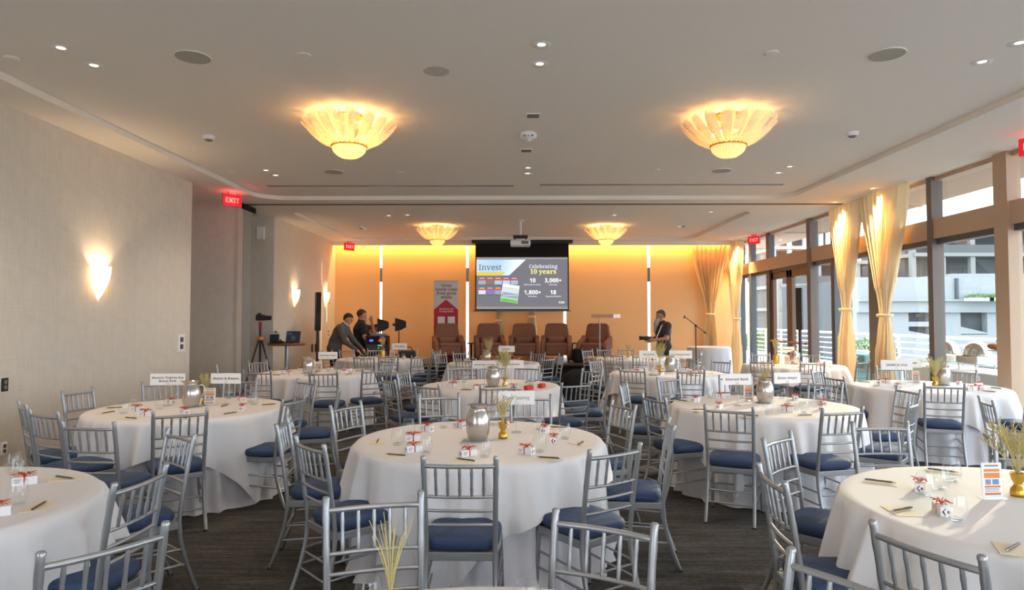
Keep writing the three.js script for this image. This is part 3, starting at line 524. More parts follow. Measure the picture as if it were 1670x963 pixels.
const makeMenu = () => { const t = thing('menu_stand', 'x', 'menu stand'); const f = std(0xffffff, 0.6, 0, { map: menuTex }); mesh('print', new THREE.BoxGeometry(0.1, 0.155, 0.002).rotateX(-0.06).translate(0, 0.085, 0), [M.paper, M.paper, M.paper, M.paper, f, f], t); mesh('acrylic_sleeve', merge([box(-0.053, 0.053, 0.004, 0.168, 0.003, 0.0045), box(-0.053, 0.053, 0, 0.004, -0.03, 0.03)]).rotateX(-0.06), M.acrylic, t); return t; };
function tableSign(lines, x, z, turn, label, w = 0.26, h = 0.095, bold = true, size = 44) {
  const tex = canvasTex(384, 140, (c, W, H) => { c.fillStyle = '#f2efec'; c.fillRect(0, 0, W, H); c.fillStyle = '#3a383a'; c.textAlign = 'center'; c.font = (bold ? 'bold ' : '') + size + 'px sans-serif'; lines.forEach((s, i) => s[0] === '~' ? c.fillRect(W * 0.2, H / 2 - 7, W * 0.6, 13) : c.fillText(s, W / 2, H / 2 + size * 0.35 + (i - (lines.length - 1) / 2) * size * 1.12)); });
  const t = thing('table_sign', label, 'sign', [x, YT, z], turn, 'table name signs'); const f = std(0xffffff, 0.9, 0, { map: tex });
  mesh('card', new THREE.BoxGeometry(w, h, 0.002).translate(0, 0.25, 0), [M.paper, M.paper, M.paper, M.paper, f, M.paper], t);
  mesh('wire_stand', merge([rod([0, 0.005, -0.002], [0, 0.225, -0.002], 0.0016, 5), new THREE.TorusGeometry(0.035, 0.0018, 5, 24).rotateX(Math.PI / 2).translate(0, 0.003, 0), rod([-0.035, 0.003, 0], [0.035, 0.003, 0], 0.0016, 5), new THREE.TorusGeometry(0.012, 0.0014, 5, 16).translate(0, 0.215, 0.002)]), M.silver, t);
}
const IT = {
  T0: { glass: [[-0.41, -1.88], [0.03, -1.86]], box: [[0.3, -1.7]], pad: [[-0.2, -1.8]], vaseThin: [[-0.33, -1.78]] },
  T1: { glass: [[-0.771, -4.819], [-0.552, -5.102], [-0.78, -4.417], [-0.559, -4.136], [-0.192, -4.029], [-0.183, -5.234], [0.145, -4.19], [0.333, -4.634], [0.168, -5.011]], box: [[-0.66, -4.95], [-0.641, -4.19], [-0.29, -4.06], [0.06, -4.126], [0.25, -4.5], [0.207, -4.9], [-0.43, -5.103], [-0.7, -4.56], [-0.1, -5.157]], pad: [[-0.93, -4.507], [-0.731, -4.058], [-0.3, -3.92], [0.185, -3.98], [0.427, -4.45], [0.329, -5.085], [-0.077, -5.314]], jug: [[-0.262, -4.582]], vase: [[-0.092, -4.656]] },
  T2: { glass: [[-3.42, -5.83], [-3.62, -6.333], [-3.248, -6.1], [-3.45, -6.75], [-2.967, -6.9], [-2.523, -6.44], [-2.62, -6.6]], box: [[-3.393, -5.99], [-3.151, -5.69], [-2.872, -5.8], [-3.354, -6.5], [-2.75, -6.7], [-2.474, -6.05], [-3.14, -6.85]], pad: [[-3.57, -5.85], [-3.187, -5.53], [-2.776, -5.56], [-3.7, -6.15], [-2.36, -6.4], [-2.743, -6.3], [-2.479, -5.82]], jug: [[-3.05, -6.28]], vase: [[-3.0, -6.45]], menu: [[-2.92, -6.38]] },
  T3: { glass: [[-2.595, -3.487], [-2.227, -3.0], [-2.72, -3.62]], box: [[-2.461, -3.36], [-2.19, -2.83]], pad: [[-2.33, -3.47], [-2.1, -2.96]] },
  T4: { glass: [[2.224, -3.456], [1.919, -3.18], [1.808, -2.79], [2.06, -3.29]], box: [[1.95, -3.27], [1.812, -2.89]], pad: [[1.84, -3.42], [1.657, -2.92], [2.305, -3.657], [1.784, -2.445]], vaseWide: [[2.348, -3.172]], menu: [[2.197, -3.129]] },
  T5: { glass: [[1.755, -6.5], [2.011, -7.0], [2.318, -6.927], [2.177, -5.836], [2.731, -6.93], [2.513, -5.89], [3.0, -6.7]], box: [[1.78, -6.68], [2.12, -6.98], [1.868, -6.2], [2.4, -5.98], [2.842, -6.86], [2.939, -6.45], [2.749, -6.078]], pad: [[1.66, -6.72], [1.646, -6.071], [1.97, -5.685], [2.443, -5.72], [2.568, -6.4]], jug: [[2.445, -6.619]], menu: [[2.33, -6.75]], vase: [[2.58, -6.98]] },
  T6: { glass: [[4.83, -8.85], [5.05, -8.75], [4.64, -8.115], [5.5, -8.6], [5.7, -8.35], [4.66, -8.72]], box: [[4.58, -8.5], [4.72, -8.6], [4.531, -8.0], [5.55, -8.45], [5.62, -8.2], [5.226, -7.744], [5.34, -7.78]], pad: [[4.5, -8.7], [4.38, -8.2], [5.322, -7.6], [5.65, -7.95]], jug: [[5.3, -8.36]], vaseWide: [[5.17, -8.32]], menu: [[5.03, -8.48]] },
};
const SPEC = { T7: [7, 0.2, [-0.284, -8.16], [-0.14, -8.22]], T8: [7, 0.5, [-3.15, -10.1], null], T9: [7, 0.1, null, null], T10: [7, 0.3, [2.39, -10.45], [2.216, -10.35]], T11: [7, 0.0, [5.03, -12.15], null], T12: [6, 0.4, [-0.55, -12.4], [-0.35, -12.45]], T13: [6, 0.2, null, [2.3, -13.8]] };
for (const k of Object.keys(SPEC)) {
  const [n, ph, jug, vase] = SPEC[k], [cx, cz] = T[k], o = IT[k] = { glass: [], box: [], pad: [] };
  for (let i = 0; i < n; i++) { const a = ph + i / n * 6.283; o.glass.push([cx + 0.52 * Math.cos(a + 0.16), cz + 0.52 * Math.sin(a + 0.16)]); o.box.push([cx + 0.5 * Math.cos(a - 0.14), cz + 0.5 * Math.sin(a - 0.14)]); o.pad.push([cx + 0.66 * Math.cos(a), cz + 0.66 * Math.sin(a)]); }
  if (jug) o.jug = [jug]; if (vase) o.vase = [vase];
}
IT.T7.redbox = [[0.144, -7.775], [0.3, -8.0]]; IT.T7.box = IT.T7.box.slice(0, 5);
IT.T8.menu = [[-3.03, -10.25]]; IT.T10.menu = [[2.09, -10.4]]; IT.T11.menu = [[4.87, -12.1]]; IT.T9.menu = [[-2.55, -13.75]]; IT.T13.menu = [[2.62, -13.7]];
IT.T9.tallgold = [[-2.72, -13.6]]; IT.T11.tallgold = [[4.72, -12.2]]; IT.T12.vase2 = [[-0.5, -12.15]]; IT.T10.vase = [[2.216, -10.35]];
const KINDS = {
  glass: ['g', makeGlass, 'clear stemless glass', 'stemless glasses'], box: ['b', makeBox, 'red-ribboned white gift box', 'ribboned gift boxes'], pad: ['p', makePad, 'cream note card', 'note cards'], redbox: ['rb', makeRedBox, 'red gift box', 'red gift boxes'],
  jug: ['j', makeJug, 'silver water pitcher', 'silver pitchers'], vase: ['v', makeVase(0.24, 9, 0.09, 1, 1), 'small gold vase with wheat stalks', 'gold wheat vases'], vase2: ['v2', makeVase(0.4, 9, 0.12, 2, 2), 'gold vase with tall wheat stalks', 'gold wheat vases'],
  vaseWide: ['vw', makeVase(0.3, 22, 0.2, 1, 3), 'gold vase with wide spray of dried stalks', 'gold wheat vases'], vaseThin: ['vt', makeVase(0.26, 22, 0.07, 0, 4), 'gold vase with bare pale stems', 'gold wheat vases'],
  tallgold: ['tg', makeTallGold, 'tall gold vase packed with dried stalks', 'tall gold vases'], menu: ['m', makeMenu, 'clear stand with orange printed menu', 'printed menu stands'],
};
IT.T7.vase2 = IT.T7.vase; delete IT.T7.vase; IT.T10.vase2 = IT.T10.vase; delete IT.T10.vase; IT.T12.vase2 = [[-0.5, -12.15]]; delete IT.T12.vase;
for (const k of Object.keys(IT)) for (const kind of Object.keys(IT[k])) {
  const [key, make, nm, grp] = KINDS[kind], list = IT[k][kind].slice().sort((a, b) => screenX(a[0], HT, a[1]) - screenX(b[0], HT, b[1]));
  list.forEach(([x, z], i) => {
    const out = Math.atan2(x - T[k][0], z - T[k][1]); let turn = out;
    if (kind === 'box') turn = out + [0.35, -0.5, 1.2, 0.1, -0.25][(i + k.length) % 5]; if (kind === 'menu') turn = 0.1; if (kind === 'jug') turn = k === 'T10' ? 0 : 1.0; if (kind === 'pad') turn = out + 0.3 * ((i % 3) - 1);
    const where = list.length > 1 ? `, ${ORD[i]} on ${TN[k]}` : ` on ${TN[k]}`;
    const o = put(key, make, x, z, turn, nm + where, grp);
    if (kind === 'pad') { const q = put('pen', makePen, x, z, out + 0.4 + 0.9 * ((i * 3) % 4 - 1.5) * 0.5, 'grey pen on note card' + where, 'pens'); q.position.y += 0.002; }
    if (kind === 'jug') { const q = put('saucer', makePlate, x, z, 0, 'white saucer under pitcher' + where, 'saucers'); o.position.y += 0.0; void q; }
  });
}
tableSign(['Open Seating'], 0.0, -4.9, 0.12, 'white Open Seating sign on a wire stand', 0.27, 0.1, false, 46);
tableSign(['Historic Virginia Key', 'Beach Park'], -3.31, -6.35, 0.1, 'white two-line sign on the table by the left sconce', 0.32, 0.11, true, 36);
tableSign(['Shutts & Bowen'], -2.8, -6.45, 0.0, 'white one-line sign on the table by the left sconce', 0.29, 0.1);
tableSign(['Amerant Bank'], 2.1, -6.4, 0.12, 'left white sign on the sunlit right table', 0.29, 0.105);
tableSign(['Eisner Amper'], 2.64, -6.55, 0.22, 'right white sign on the sunlit right table', 0.29, 0.105);
tableSign(['SEARCH USA'], 4.72, -8.35, -0.2, 'front white sign on the table beside the windows', 0.36, 0.12);
tableSign(['~'], 5.1, -8.72, -0.2, 'rear white sign on the table beside the windows', 0.28, 0.12);
tableSign(['Miami Dade College'], -0.4, -8.38, 0.0, 'left white sign on the middle table', 0.3, 0.1, true, 34);
tableSign(['Van McKenzie'], -0.06, -8.45, 0.0, 'right white sign on the middle table', 0.3, 0.1, true, 40);
tableSign(['Florida Blue Mayor'], -2.93, -10.4, 0.0, 'white sign on the table near the tripod', 0.3, 0.11, true, 36);
tableSign(['Citrus Bank'], -2.4, -13.75, 0.0, 'white sign beside the tall gold vase', 0.31, 0.13);
tableSign(['Cafe Context'], 2.12, -10.75, 0.0, 'left white sign on the table before the bearded person', 0.3, 0.12, true, 38);
tableSign(['City National Bank'], 2.62, -10.7, -0.05, 'right white sign on the table before the bearded person', 0.36, 0.13, true, 36);
tableSign(['50 years'], -0.18, -12.6, 0.0, 'white sign on the table before the armchairs', 0.3, 0.12);
tableSign(['~'], 5.02, -12.45, 0.1, 'white sign behind the pitcher near the glass doors', 0.28, 0.1, true, 34);

// ---------------------------------------------------------------- stage, armchairs, screen, banner
const HSt = 0.55, ZS = -15.45;
{
  const t = thing('stage_riser', 'low dark stage platform under the armchairs', 'stage', [0, 0, 0]);
  mesh('deck', rbox(5.0, 0.06, 2.4, 0.01, 0.15, HSt - 0.03, ZS - 1.2), std(S(88, 70, 58), 0.45), t);
  mesh('skirt', box(-2.33, 2.63, 0, HSt - 0.06, ZS - 2.35, ZS - 0.03), std(S(30, 28, 28), 0.9), t);
}
const roundedOutline = (pts, r) => { const s = new THREE.Shape(), n = pts.length; for (let i = 0; i < n; i++) { const p = pts[i], a = pts[(i + n - 1) % n], b = pts[(i + 1) % n], u = (q) => { const d = Math.hypot(q[0] - p[0], q[1] - p[1]), k = Math.min(r, d * 0.45) / d; return [p[0] + (q[0] - p[0]) * k, p[1] + (q[1] - p[1]) * k]; }, A = u(a), B = u(b); if (i) s.lineTo(...A); else s.moveTo(...A); s.quadraticCurveTo(p[0], p[1], ...B); } s.closePath(); return s; };
const slab = (pts, r, depth, bev) => new THREE.ExtrudeGeometry(roundedOutline(pts, r), { depth: depth - 2 * bev, bevelEnabled: true, bevelSize: bev, bevelThickness: bev, bevelSegments: 3, curveSegments: 6 }).translate(0, 0, bev);
function makeArmchair(t) {
  // facing +z
  mesh('backrest', slab([[-0.27, 0.14], [0.27, 0.14], [0.285, 0.5], [0.235, 0.86], [-0.235, 0.86], [-0.285, 0.5]], 0.06, 0.16, 0.03).rotateX(-0.17).translate(0, 0.02, -0.36), M.velvetBrown, t);
  for (const s of [-1, 1]) mesh('armrest', slab([[-0.32, 0.1], [0.34, 0.1], [0.345, 0.36], [0.2, 0.47], [-0.05, 0.5], [-0.3, 0.62]], 0.1, 0.11, 0.035).rotateY(-Math.PI / 2).translate(s * 0.32 + 0.055, 0, 0.0), M.velvetBrown, t);
  mesh('seat', rbox(0.54, 0.24, 0.62, 0.06, 0, 0.27, 0.04, 4), M.velvetBrown, t);
  mesh('seat_cushion', rbox(0.53, 0.1, 0.6, 0.045, 0, 0.4, 0.05, 4), M.velvetBrown, t);
  mesh('lumbar_pillow', rbox(0.44, 0.17, 0.12, 0.055, 0, 0.52, -0.17, 4).rotateX(-0.1), M.velvetBrown, t);
  for (const [x, z] of [[-0.3, 0.27], [0.3, 0.27], [-0.28, -0.28], [0.28, -0.28]]) mesh('leg', sweep([[x, 0.11, z, 0.02], [x, 0, z, 0.013]], 8), M.black, t);
}
[[-1.63, 0.22, 'leftmost armchair, brown leather, in front of the banner'], [-0.64, 0.12, 'second brown armchair from left, with small side table beside'], [0.19, 0.0, 'middle brown armchair under the screen with orange-lit cushion'], [0.97, -0.08, 'fourth brown armchair from left on the stage'], [1.88, -0.35, 'rightmost brown armchair, turned inward on the stage']].forEach(([x, a, s], i) => { const t = thing('armchair', s, 'armchair', [x, HSt, -16.25 + (i === 0 || i === 4 ? 0.1 : 0)], a, 'brown stage armchairs'); makeArmchair(t); });
[[-1.13, 'left'], [1.4, 'right']].forEach(([x, s]) => { const t = thing('side_table', 'small dark side table at the ' + s + ' between the armchairs', 'side table', [x, HSt, -16.8], 0, 'stage side tables'); mesh('top', rbox(0.2, 0.03, 0.3, 0.008, 0, 0.42, 0), std(S(52, 38, 30), 0.4), t); mesh('pedestal', rod([0, 0.02, 0], [0, 0.41, 0], 0.025, 10), M.black, t); mesh('base', lathe([[0, 0.02], [0.085, 0.02], [0.09, 0], [0, 0]], 20), M.black, t); });
// projection screen
{
  const slide = canvasTex(1200, 680, (c, w, h) => {
    c.fillStyle = '#6e6d76'; c.fillRect(0, 0, w, h); c.fillStyle = '#8b8988'; c.fillRect(0, 0, w, 26); c.fillRect(0, h - 34, w, 34);
    const g = c.createLinearGradient(0, 40, 500, 240); g.addColorStop(0, '#bcd2e6'); g.addColorStop(0.5, '#a9c6de'); g.addColorStop(1, '#e4eef2'); c.fillStyle = g; c.beginPath(); c.moveTo(0, 30); c.lineTo(650, 30); c.lineTo(430, 238); c.lineTo(0, 238); c.fill();
    c.fillStyle = '#d8c04e'; c.beginPath(); c.moveTo(0, 192); c.lineTo(380, 192); c.lineTo(335, 240); c.lineTo(0, 240); c.fill();
    c.fillStyle = '#3c4448'; c.font = '104px serif'; c.textAlign = 'left'; c.fillText('Invest', 28, 168); c.font = '60px serif'; c.fillText(':', 382, 164);
    const cols = ['#8fa4bc', '#77726a', '#a8bccf', '#b4c4dc', '#9fb2c8', '#cfd6dc', '#7d72c8', '#8e9cb0'];
    for (let r = 0; r < 2; r++) for (let k = 0; k < (r ? 3 : 5); k++) { const x = 28 + k * 106, y = 268 + r * 128; c.fillStyle = cols[(r * 5 + k) % 8]; c.fillRect(x, y, 94, 108); c.fillStyle = '#c84a40'; c.fillRect(x, y + 16, 94, 20); c.fillStyle = '#4e4e52'; c.fillRect(x, y, 94, 15); c.fillStyle = '#5c6a58'; c.fillRect(x, y + 88, 94, 20); c.fillStyle = '#e8e8e8'; c.fillRect(x + 10, y + 4, 70, 7); }
    c.save(); c.translate(350, 352); c.rotate(0.14); c.fillStyle = '#dce8f2'; c.fillRect(-4, -8, 224, 236); c.fillStyle = '#c4d4ea'; c.fillRect(0, 40, 216, 60); c.fillStyle = '#e4c85a'; c.fillRect(0, 34, 216, 10); c.fillStyle = '#8ea0a8'; c.fillRect(0, 100, 216, 70); c.fillStyle = '#e6eae6'; for (let i = 0; i < 14; i++) c.fillRect(6 + i * 15, 110 + (i * 37) % 40, 9, 10); c.fillStyle = '#6fb45c'; c.fillRect(0, 178, 216, 50); c.restore();
    c.fillStyle = '#f2f2f2'; c.textAlign = 'center'; c.font = '68px serif'; c.fillText('Celebrating', 878, 144); c.fillStyle = '#f0ee80'; c.font = 'bold 84px serif'; c.fillText('10 years', 878, 216);
    c.fillStyle = '#fafafa'; c.font = 'bold 74px sans-serif'; c.fillText('10', 738, 328); c.fillText('3,000+', 1008, 328); c.fillText('1,800+', 738, 484); c.fillText('18', 1008, 484);
    c.font = '24px sans-serif'; c.fillText('Miami launch events', 734, 366); c.fillText('Attendees', 1008, 366); c.fillText('Interviews', 736, 520); c.fillText('Expansion Markets', 1010, 520);
    c.font = 'bold 40px sans-serif'; c.fillText('\u25C7CAA', 1110, 604);
  });
  const t = thing('projection_screen', 'large projection screen showing the Celebrating 10 years slide', 'screen', [0.155, 0, -17.9]);
  mesh('black_drop', box(-1.255, 1.255, 3.23, 3.60, -0.012, 0), M.blackMatte, t);
  mesh('border', merge([box(-1.255, -1.225, 1.83, 3.23, -0.012, 0.002), box(1.225, 1.255, 1.83, 3.23, -0.012, 0.002), box(-1.255, 1.255, 1.80, 1.835, -0.012, 0.002)]), M.blackMatte, t);
  mesh('slide_surface', new THREE.BoxGeometry(2.45, 1.395, 0.008).translate(0, 2.5325, -0.004), [M.white, M.white, M.white, M.white, std(S(60, 60, 60), 0.9, 0, { emissive: 0xffffff, emissiveMap: slide, emissiveIntensity: 0.92 }), M.blackMatte], t);
  mesh('weight_bar', rbox(2.62, 0.035, 0.04, 0.01, 0, 1.79, -0.004), M.plasticGrey, t);
  mesh('housing', box(-1.35, 1.35, 3.6, 3.69, -0.07, 0.07), M.black, t);
}
// roll-up banner
{
  const tex = canvasTex(256, 860, (c, w, h) => {
    c.fillStyle = '#c9c6ca'; c.fillRect(0, 0, w, h); c.fillStyle = '#a8283c'; c.beginPath(); c.moveTo(0, 250); c.lineTo(128, 160); c.lineTo(256, 250); c.lineTo(256, h); c.lineTo(0, h); c.fill();
    c.fillStyle = '#3b3638'; c.textAlign = 'center'; c.font = 'bold 38px serif'; ['Great', 'words come', 'from great', 'minds'].forEach((s, i) => c.fillText(s, 132, 50 + i * 34));
    c.fillStyle = '#e6c8cc'; c.font = 'bold 17px sans-serif'; c.fillText('SEE OUR FULL LIST', 132, 250); c.fillText('OF PUBLICATIONS', 132, 272);
    c.fillStyle = '#d8d6da'; for (const [x, y] of [[40, 310], [146, 310], [40, 430], [146, 430]]) c.fillRect(x, y, 76, 76);
  });
  const t = thing('roll_up_banner', 'roll-up banner, grey top with red house-shaped lower part', 'banner', [-1.81, 0.55, -17.2], 0.05);
  const f = std(0xffffff, 0.7, 0, { map: tex });
  mesh('panel', new THREE.BoxGeometry(0.62, 2.02, 0.004).translate(0, 1.03, 0), [M.white, M.white, M.white, M.white, f, M.white], t); mesh('top_bar', rbox(0.64, 0.03, 0.02, 0.005, 0, 2.045, 0), M.silver, t); mesh('pole', rod([0, 0.05, -0.03], [0, 2.03, -0.03], 0.01, 8), M.silver, t); mesh('base', rbox(0.66, 0.06, 0.2, 0.02, 0, 0.03, 0), M.silver, t);
  t.position.y = 0; t.scale.y = 2.57 / 2.06; 
}
// narrow sign bar on a thin pole
{
  const t = thing('sign_stand', 'thin pole stand with a narrow brown sign bar before the rightmost armchair', 'sign stand', [1.9, 0, -15.25]);
  mesh('pole', rod([0, 0.01, 0], [0, 1.62, 0], 0.012, 8), M.silver, t); mesh('base', lathe([[0, 0.02], [0.14, 0.015], [0.15, 0], [0, 0]], 20), M.black, t);
  mesh('sign_bar', rbox(0.5, 0.075, 0.02, 0.006, 0.06, 1.645, 0.0), std(S(176, 132, 108), 0.6), t); mesh('holder', rbox(0.17, 0.085, 0.008, 0.003, 0.39, 1.645, 0), M.acrylic, t);
}
// ---------------------------------------------------------------- equipment on the left
{
  const t = thing('camera_tripod', 'black camera tripod with orange joints at the second recess', 'tripod', [-4.66, 0, -12.15]);
  mesh('column', rod([0, 0.75, 0], [0, 1.52, 0], 0.02, 10), M.black, t); mesh('crown', lathe([[0, 1.19], [0.05, 1.19], [0.06, 1.22], [0.05, 1.26], [0, 1.26]], 16), M.orange, t);
  mesh('head', merge([new THREE.SphereGeometry(0.035, 12, 8).translate(0, 1.5, 0), rod([0, 1.4, 0], [0, 1.46, 0], 0.03, 10)]), std(S(170, 40, 40), 0.4), t);
  [2.2, 4.4, 0.2].forEach((a) => { const l = mesh('leg', sweep([[0.03 * Math.cos(a), 1.2, 0.03 * Math.sin(a), 0.017], [0.22 * Math.cos(a), 0.6, 0.22 * Math.sin(a), 0.014], [0.42 * Math.cos(a), 0, 0.42 * Math.sin(a), 0.011]], 8), M.black, t); mesh('clamp', new THREE.SphereGeometry(0.022, 8, 6).translate(0.22 * Math.cos(a), 0.6, 0.22 * Math.sin(a)), M.black, l); });
  const k = thing('camera', 'black camera mounted on the tripod', 'camera', [-4.66, 1.53, -12.15], 0);
  mesh('body', rbox(0.15, 0.11, 0.09, 0.015, 0, 0.075, 0), M.black, k); mesh('lens', new THREE.CylinderGeometry(0.045, 0.04, 0.13, 18).rotateZ(Math.PI / 2).translate(0.13, 0.07, 0), M.black, k); mesh('viewfinder', rbox(0.06, 0.035, 0.06, 0.01, -0.02, 0.145, 0), M.black, k);
}
{
  const t = thing('high_table', 'high wooden-topped table carrying the laptop by the left wall', 'table', [-4.6, 0, -13.4]);
  mesh('top', lathe([[0, 1.05], [0.33, 1.05], [0.36, 1.06], [0.37, 1.09], [0.36, 1.1], [0, 1.1]], 32), M.wood, t); mesh('post', rod([0, 0.03, 0], [0, 1.05, 0], 0.04, 12), M.silver, t); mesh('base', lathe([[0, 0.035], [0.2, 0.03], [0.24, 0.01], [0.24, 0], [0, 0]], 24), M.silver, t);
  const l = thing('laptop', 'open dark laptop on the high wooden table', 'laptop', [-4.52, 1.1005, -13.4], -0.25);
  const scr = canvasTex(128, 90, (c, w, h) => { c.fillStyle = '#20242c'; c.fillRect(0, 0, w, h); c.fillStyle = '#2e3a5a'; c.fillRect(10, 10, 40, 22); c.fillStyle = '#3a4030'; c.fillRect(50, 40, 34, 36); });
  mesh('keyboard', rbox(0.32, 0.016, 0.22, 0.005, 0, 0.008, 0.05), M.black, l);
  const lid = mesh('lid', new THREE.BoxGeometry(0.32, 0.22, 0.01).rotateX(-0.2).translate(0, 0.125, -0.08), [M.black, M.black, M.black, M.black, std(S(20, 20, 22), 0.3, 0, { emissive: 0xffffff, emissiveMap: scr, emissiveIntensity: 0.8 }), M.black], l); void lid;
  const b = thing('camera_bag', 'small black case with silver lid on the high table', 'bag', [-4.83, 1.1005, -13.35], 0.2); mesh('case', rbox(0.17, 0.17, 0.14, 0.02, 0, 0.085, 0), M.black, b); mesh('lid', rbox(0.18, 0.04, 0.15, 0.012, 0, 0.19, 0), M.silver, b); mesh('knob', new THREE.SphereGeometry(0.018, 10, 8).translate(0.02, 0.225, 0), M.black, b);
  const q = thing('headset', 'low dark device lying beside the laptop', 'device', [-4.7, 1.1005, -13.12], 0.1); mesh('body', rbox(0.26, 0.05, 0.12, 0.02, 0, 0.025, 0), M.black, q); mesh('knob', new THREE.SphereGeometry(0.02, 10, 8).translate(0.07, 0.06, 0), M.black, q);
}
function columnSpeaker(label, x, z, turn, y0, y1, grp) {
  const t = thing('column_speaker', label, 'speaker', [x, 0, z], turn, grp);
  mesh('base', rbox(0.36, 0.3, 0.4, 0.02, 0, 0.15, 0), M.black, t); mesh('pole', rod([0, 0.3, 0], [0, y0, 0], 0.035, 12), std(S(60, 66, 74), 0.4, 0.4), t);
  mesh('lower_array', rbox(0.12, (y1 - y0) * 0.45, 0.14, 0.015, 0, (y1 - y0) * 0.225, 0).rotateX(0.06).translate(0, y0, 0), M.black, t); mesh('upper_array', rbox(0.12, (y1 - y0) * 0.56, 0.14, 0.015, 0, y0 + (y1 - y0) * 0.72, 0.02), M.black, t);
  mesh('grille', box(-0.05, 0.05, y0 + (y1 - y0) * 0.46, y1 - 0.02, 0.088, 0.0935), std(S(44, 42, 42), 0.9), t);
}
columnSpeaker('tall black column loudspeaker between the two small sconces', -4.55, -15.3, 0.5, 1.31, 2.19, 'column loudspeakers');
columnSpeaker('tall black column loudspeaker before the glass doors', 5.75, -13.6, -0.6, 1.36, 2.21, 'column loudspeakers');
// equipment desk, rack and antennas
{
  const t = thing('equipment_desk', 'plain folding desk under the sound rack', 'desk', [-3.12, 0, -15.5]); mesh('top', box(-0.4, 0.4, 0.72, 0.75, -0.3, 0.3), M.black, t); for (const [x, z] of [[-0.36, -0.26], [0.36, -0.26], [-0.36, 0.26], [0.36, 0.26]]) mesh('leg', rod([x, 0, z], [x, 0.72, z], 0.016), M.black, t);
  const r = thing('sound_rack', 'sound equipment rack with blue, red and green lights', 'rack', [-3.2, 0.75, -15.45], 0.05);
  mesh('case', merge([box(-0.25, 0.25, 0, 0.44, -0.2, 0.16), box(-0.25, -0.23, 0, 0.44, 0.16, 0.19), box(0.23, 0.25, 0, 0.44, 0.16, 0.19), box(-0.25, 0.25, 0.42, 0.44, 0.16, 0.19)]), M.black, r);
  const em = (c, k) => std(0x000000, 1, 0, { emissive: c, emissiveIntensity: k });
  mesh('amplifier', box(-0.22, 0.22, 0.26, 0.41, 0.16, 0.175), M.blackMatte, r); mesh('mixer', box(-0.22, 0.22, 0.02, 0.24, 0.16, 0.18), std(S(70, 62, 54), 0.6), r);
  mesh('blue_display', box(-0.16, -0.08, 0.31, 0.36, 0.176, 0.178), em(new THREE.Color().setRGB(0.1, 0.15, 1), 1.2), r); mesh('red_display', box(0.05, 0.18, 0.31, 0.36, 0.176, 0.178), em(new THREE.Color().setRGB(1, 0.05, 0.05), 1.0), r); mesh('green_led', box(0.03, 0.07, 0.21, 0.235, 0.181, 0.183), em(new THREE.Color().setRGB(0.1, 1, 0.4), 0.8), r); mesh('cyan_led', box(0.08, 0.12, 0.21, 0.235, 0.181, 0.183), em(new THREE.Color().setRGB(0.2, 0.8, 1), 0.8), r); mesh('green_led', box(0.03, 0.06, 0.15, 0.17, 0.181, 0.183), em(new THREE.Color().setRGB(0.1, 1, 0.3), 0.7), r);
  for (let k = 0; k < 6; k++) mesh('knob', new THREE.CylinderGeometry(0.012, 0.012, 0.02, 10).rotateX(Math.PI / 2).translate(-0.18 + k * 0.035, 0.08, 0.19), M.silver, r);
  const rx = thing('radio_receiver', 'small receiver box on top of the sound rack', 'receiver', [-3.22, 1.1905, -15.45], 0); mesh('body', rbox(0.34, 0.05, 0.2, 0.008, 0.04, 0.025, 0), M.plasticGrey, rx); mesh('whip', rod([-0.1, 0.04, 0.05], [-0.2, 0.19, 0.05], 0.004, 5), M.black, rx);
}
[[-3.02, 1.19, 1.43, 'left'], [-2.72, 0, 1.44, 'right']].forEach(([x, y0, y1, s], i) => {
  const t = thing('paddle_antenna', s + ' one of two black paddle antennas by the rack', 'antenna', [x - 0.06 + (i ? -0.04 : -0.05), 0, -15.62 + (i ? -0.44 : 0.12)], 0, 'paddle antennas');
  mesh('paddle', extrude([[-0.09, -0.16], [-0.09, 0.16], [0.15, 0.09], [0.17, 0.06], [0.17, -0.06], [0.06, -0.12]], 0.014, 0.004).translate(0, y1, 0), M.black, t); mesh('joint', new THREE.CylinderGeometry(0.03, 0.03, 0.06, 12).rotateZ(Math.PI / 2).translate(-0.12, y1, 0), M.black, t);
  mesh('stand', merge([rod([-0.02 + i * 0.02, i ? 0 : 1.24, 0], [-0.02 + i * 0.02, y1, 0], 0.012, 8), ...(i ? [0, 2.1, 4.2].map((a) => rod([0, 0.25, 0], [0.22 * Math.cos(a), 0.01, 0.22 * Math.sin(a)], 0.008)) : [])]), M.black, t);
});
single('handbag', (() => { const g = [rbox(0.36, 0.16, 0.16, 0.06, 0, 0.08, 0, 4), sweep([[-0.12, 0.14, 0, 0.01], [-0.08, 0.22, 0, 0.01], [0.08, 0.22, 0, 0.01], [0.12, 0.14, 0, 0.01]], 8)]; return merge(g); })(), M.black, 'black handbag on the table near the equipment rack', 'bag', [-2.28, YT, -13.98], 0.2);
single('draped_case', (() => { const rings = []; for (let j = 0; j <= 8; j++) { const v = j / 8, r = 0.5 * Math.sqrt(1 - v * v * 0.98) + 0.02, row = []; for (let i = 0; i < 28; i++) { const a = -i / 28 * 6.283; row.push([r * 0.9 * Math.cos(a) * (1 + 0.05 * Math.sin(7 * a) * (1 - v)), 0.6 * v, r * 0.6 * Math.sin(a) * (1 + 0.06 * Math.sin(9 * a + 1) * (1 - v))]); } rings.push(row); } return loft(rings); })(), std(S(24, 22, 24), 0.85), 'black cloth-covered equipment case in front of the stage', 'case', [1.22, 0, -13.2], 0.1);
single('stage_bag', rbox(0.26, 0.34, 0.2, 0.08, 0, 0.17, 0, 4), M.blackMatte, 'dark bag on the stage beside the rightmost armchair', 'bag', [1.45, HSt, -15.75], 0.2);
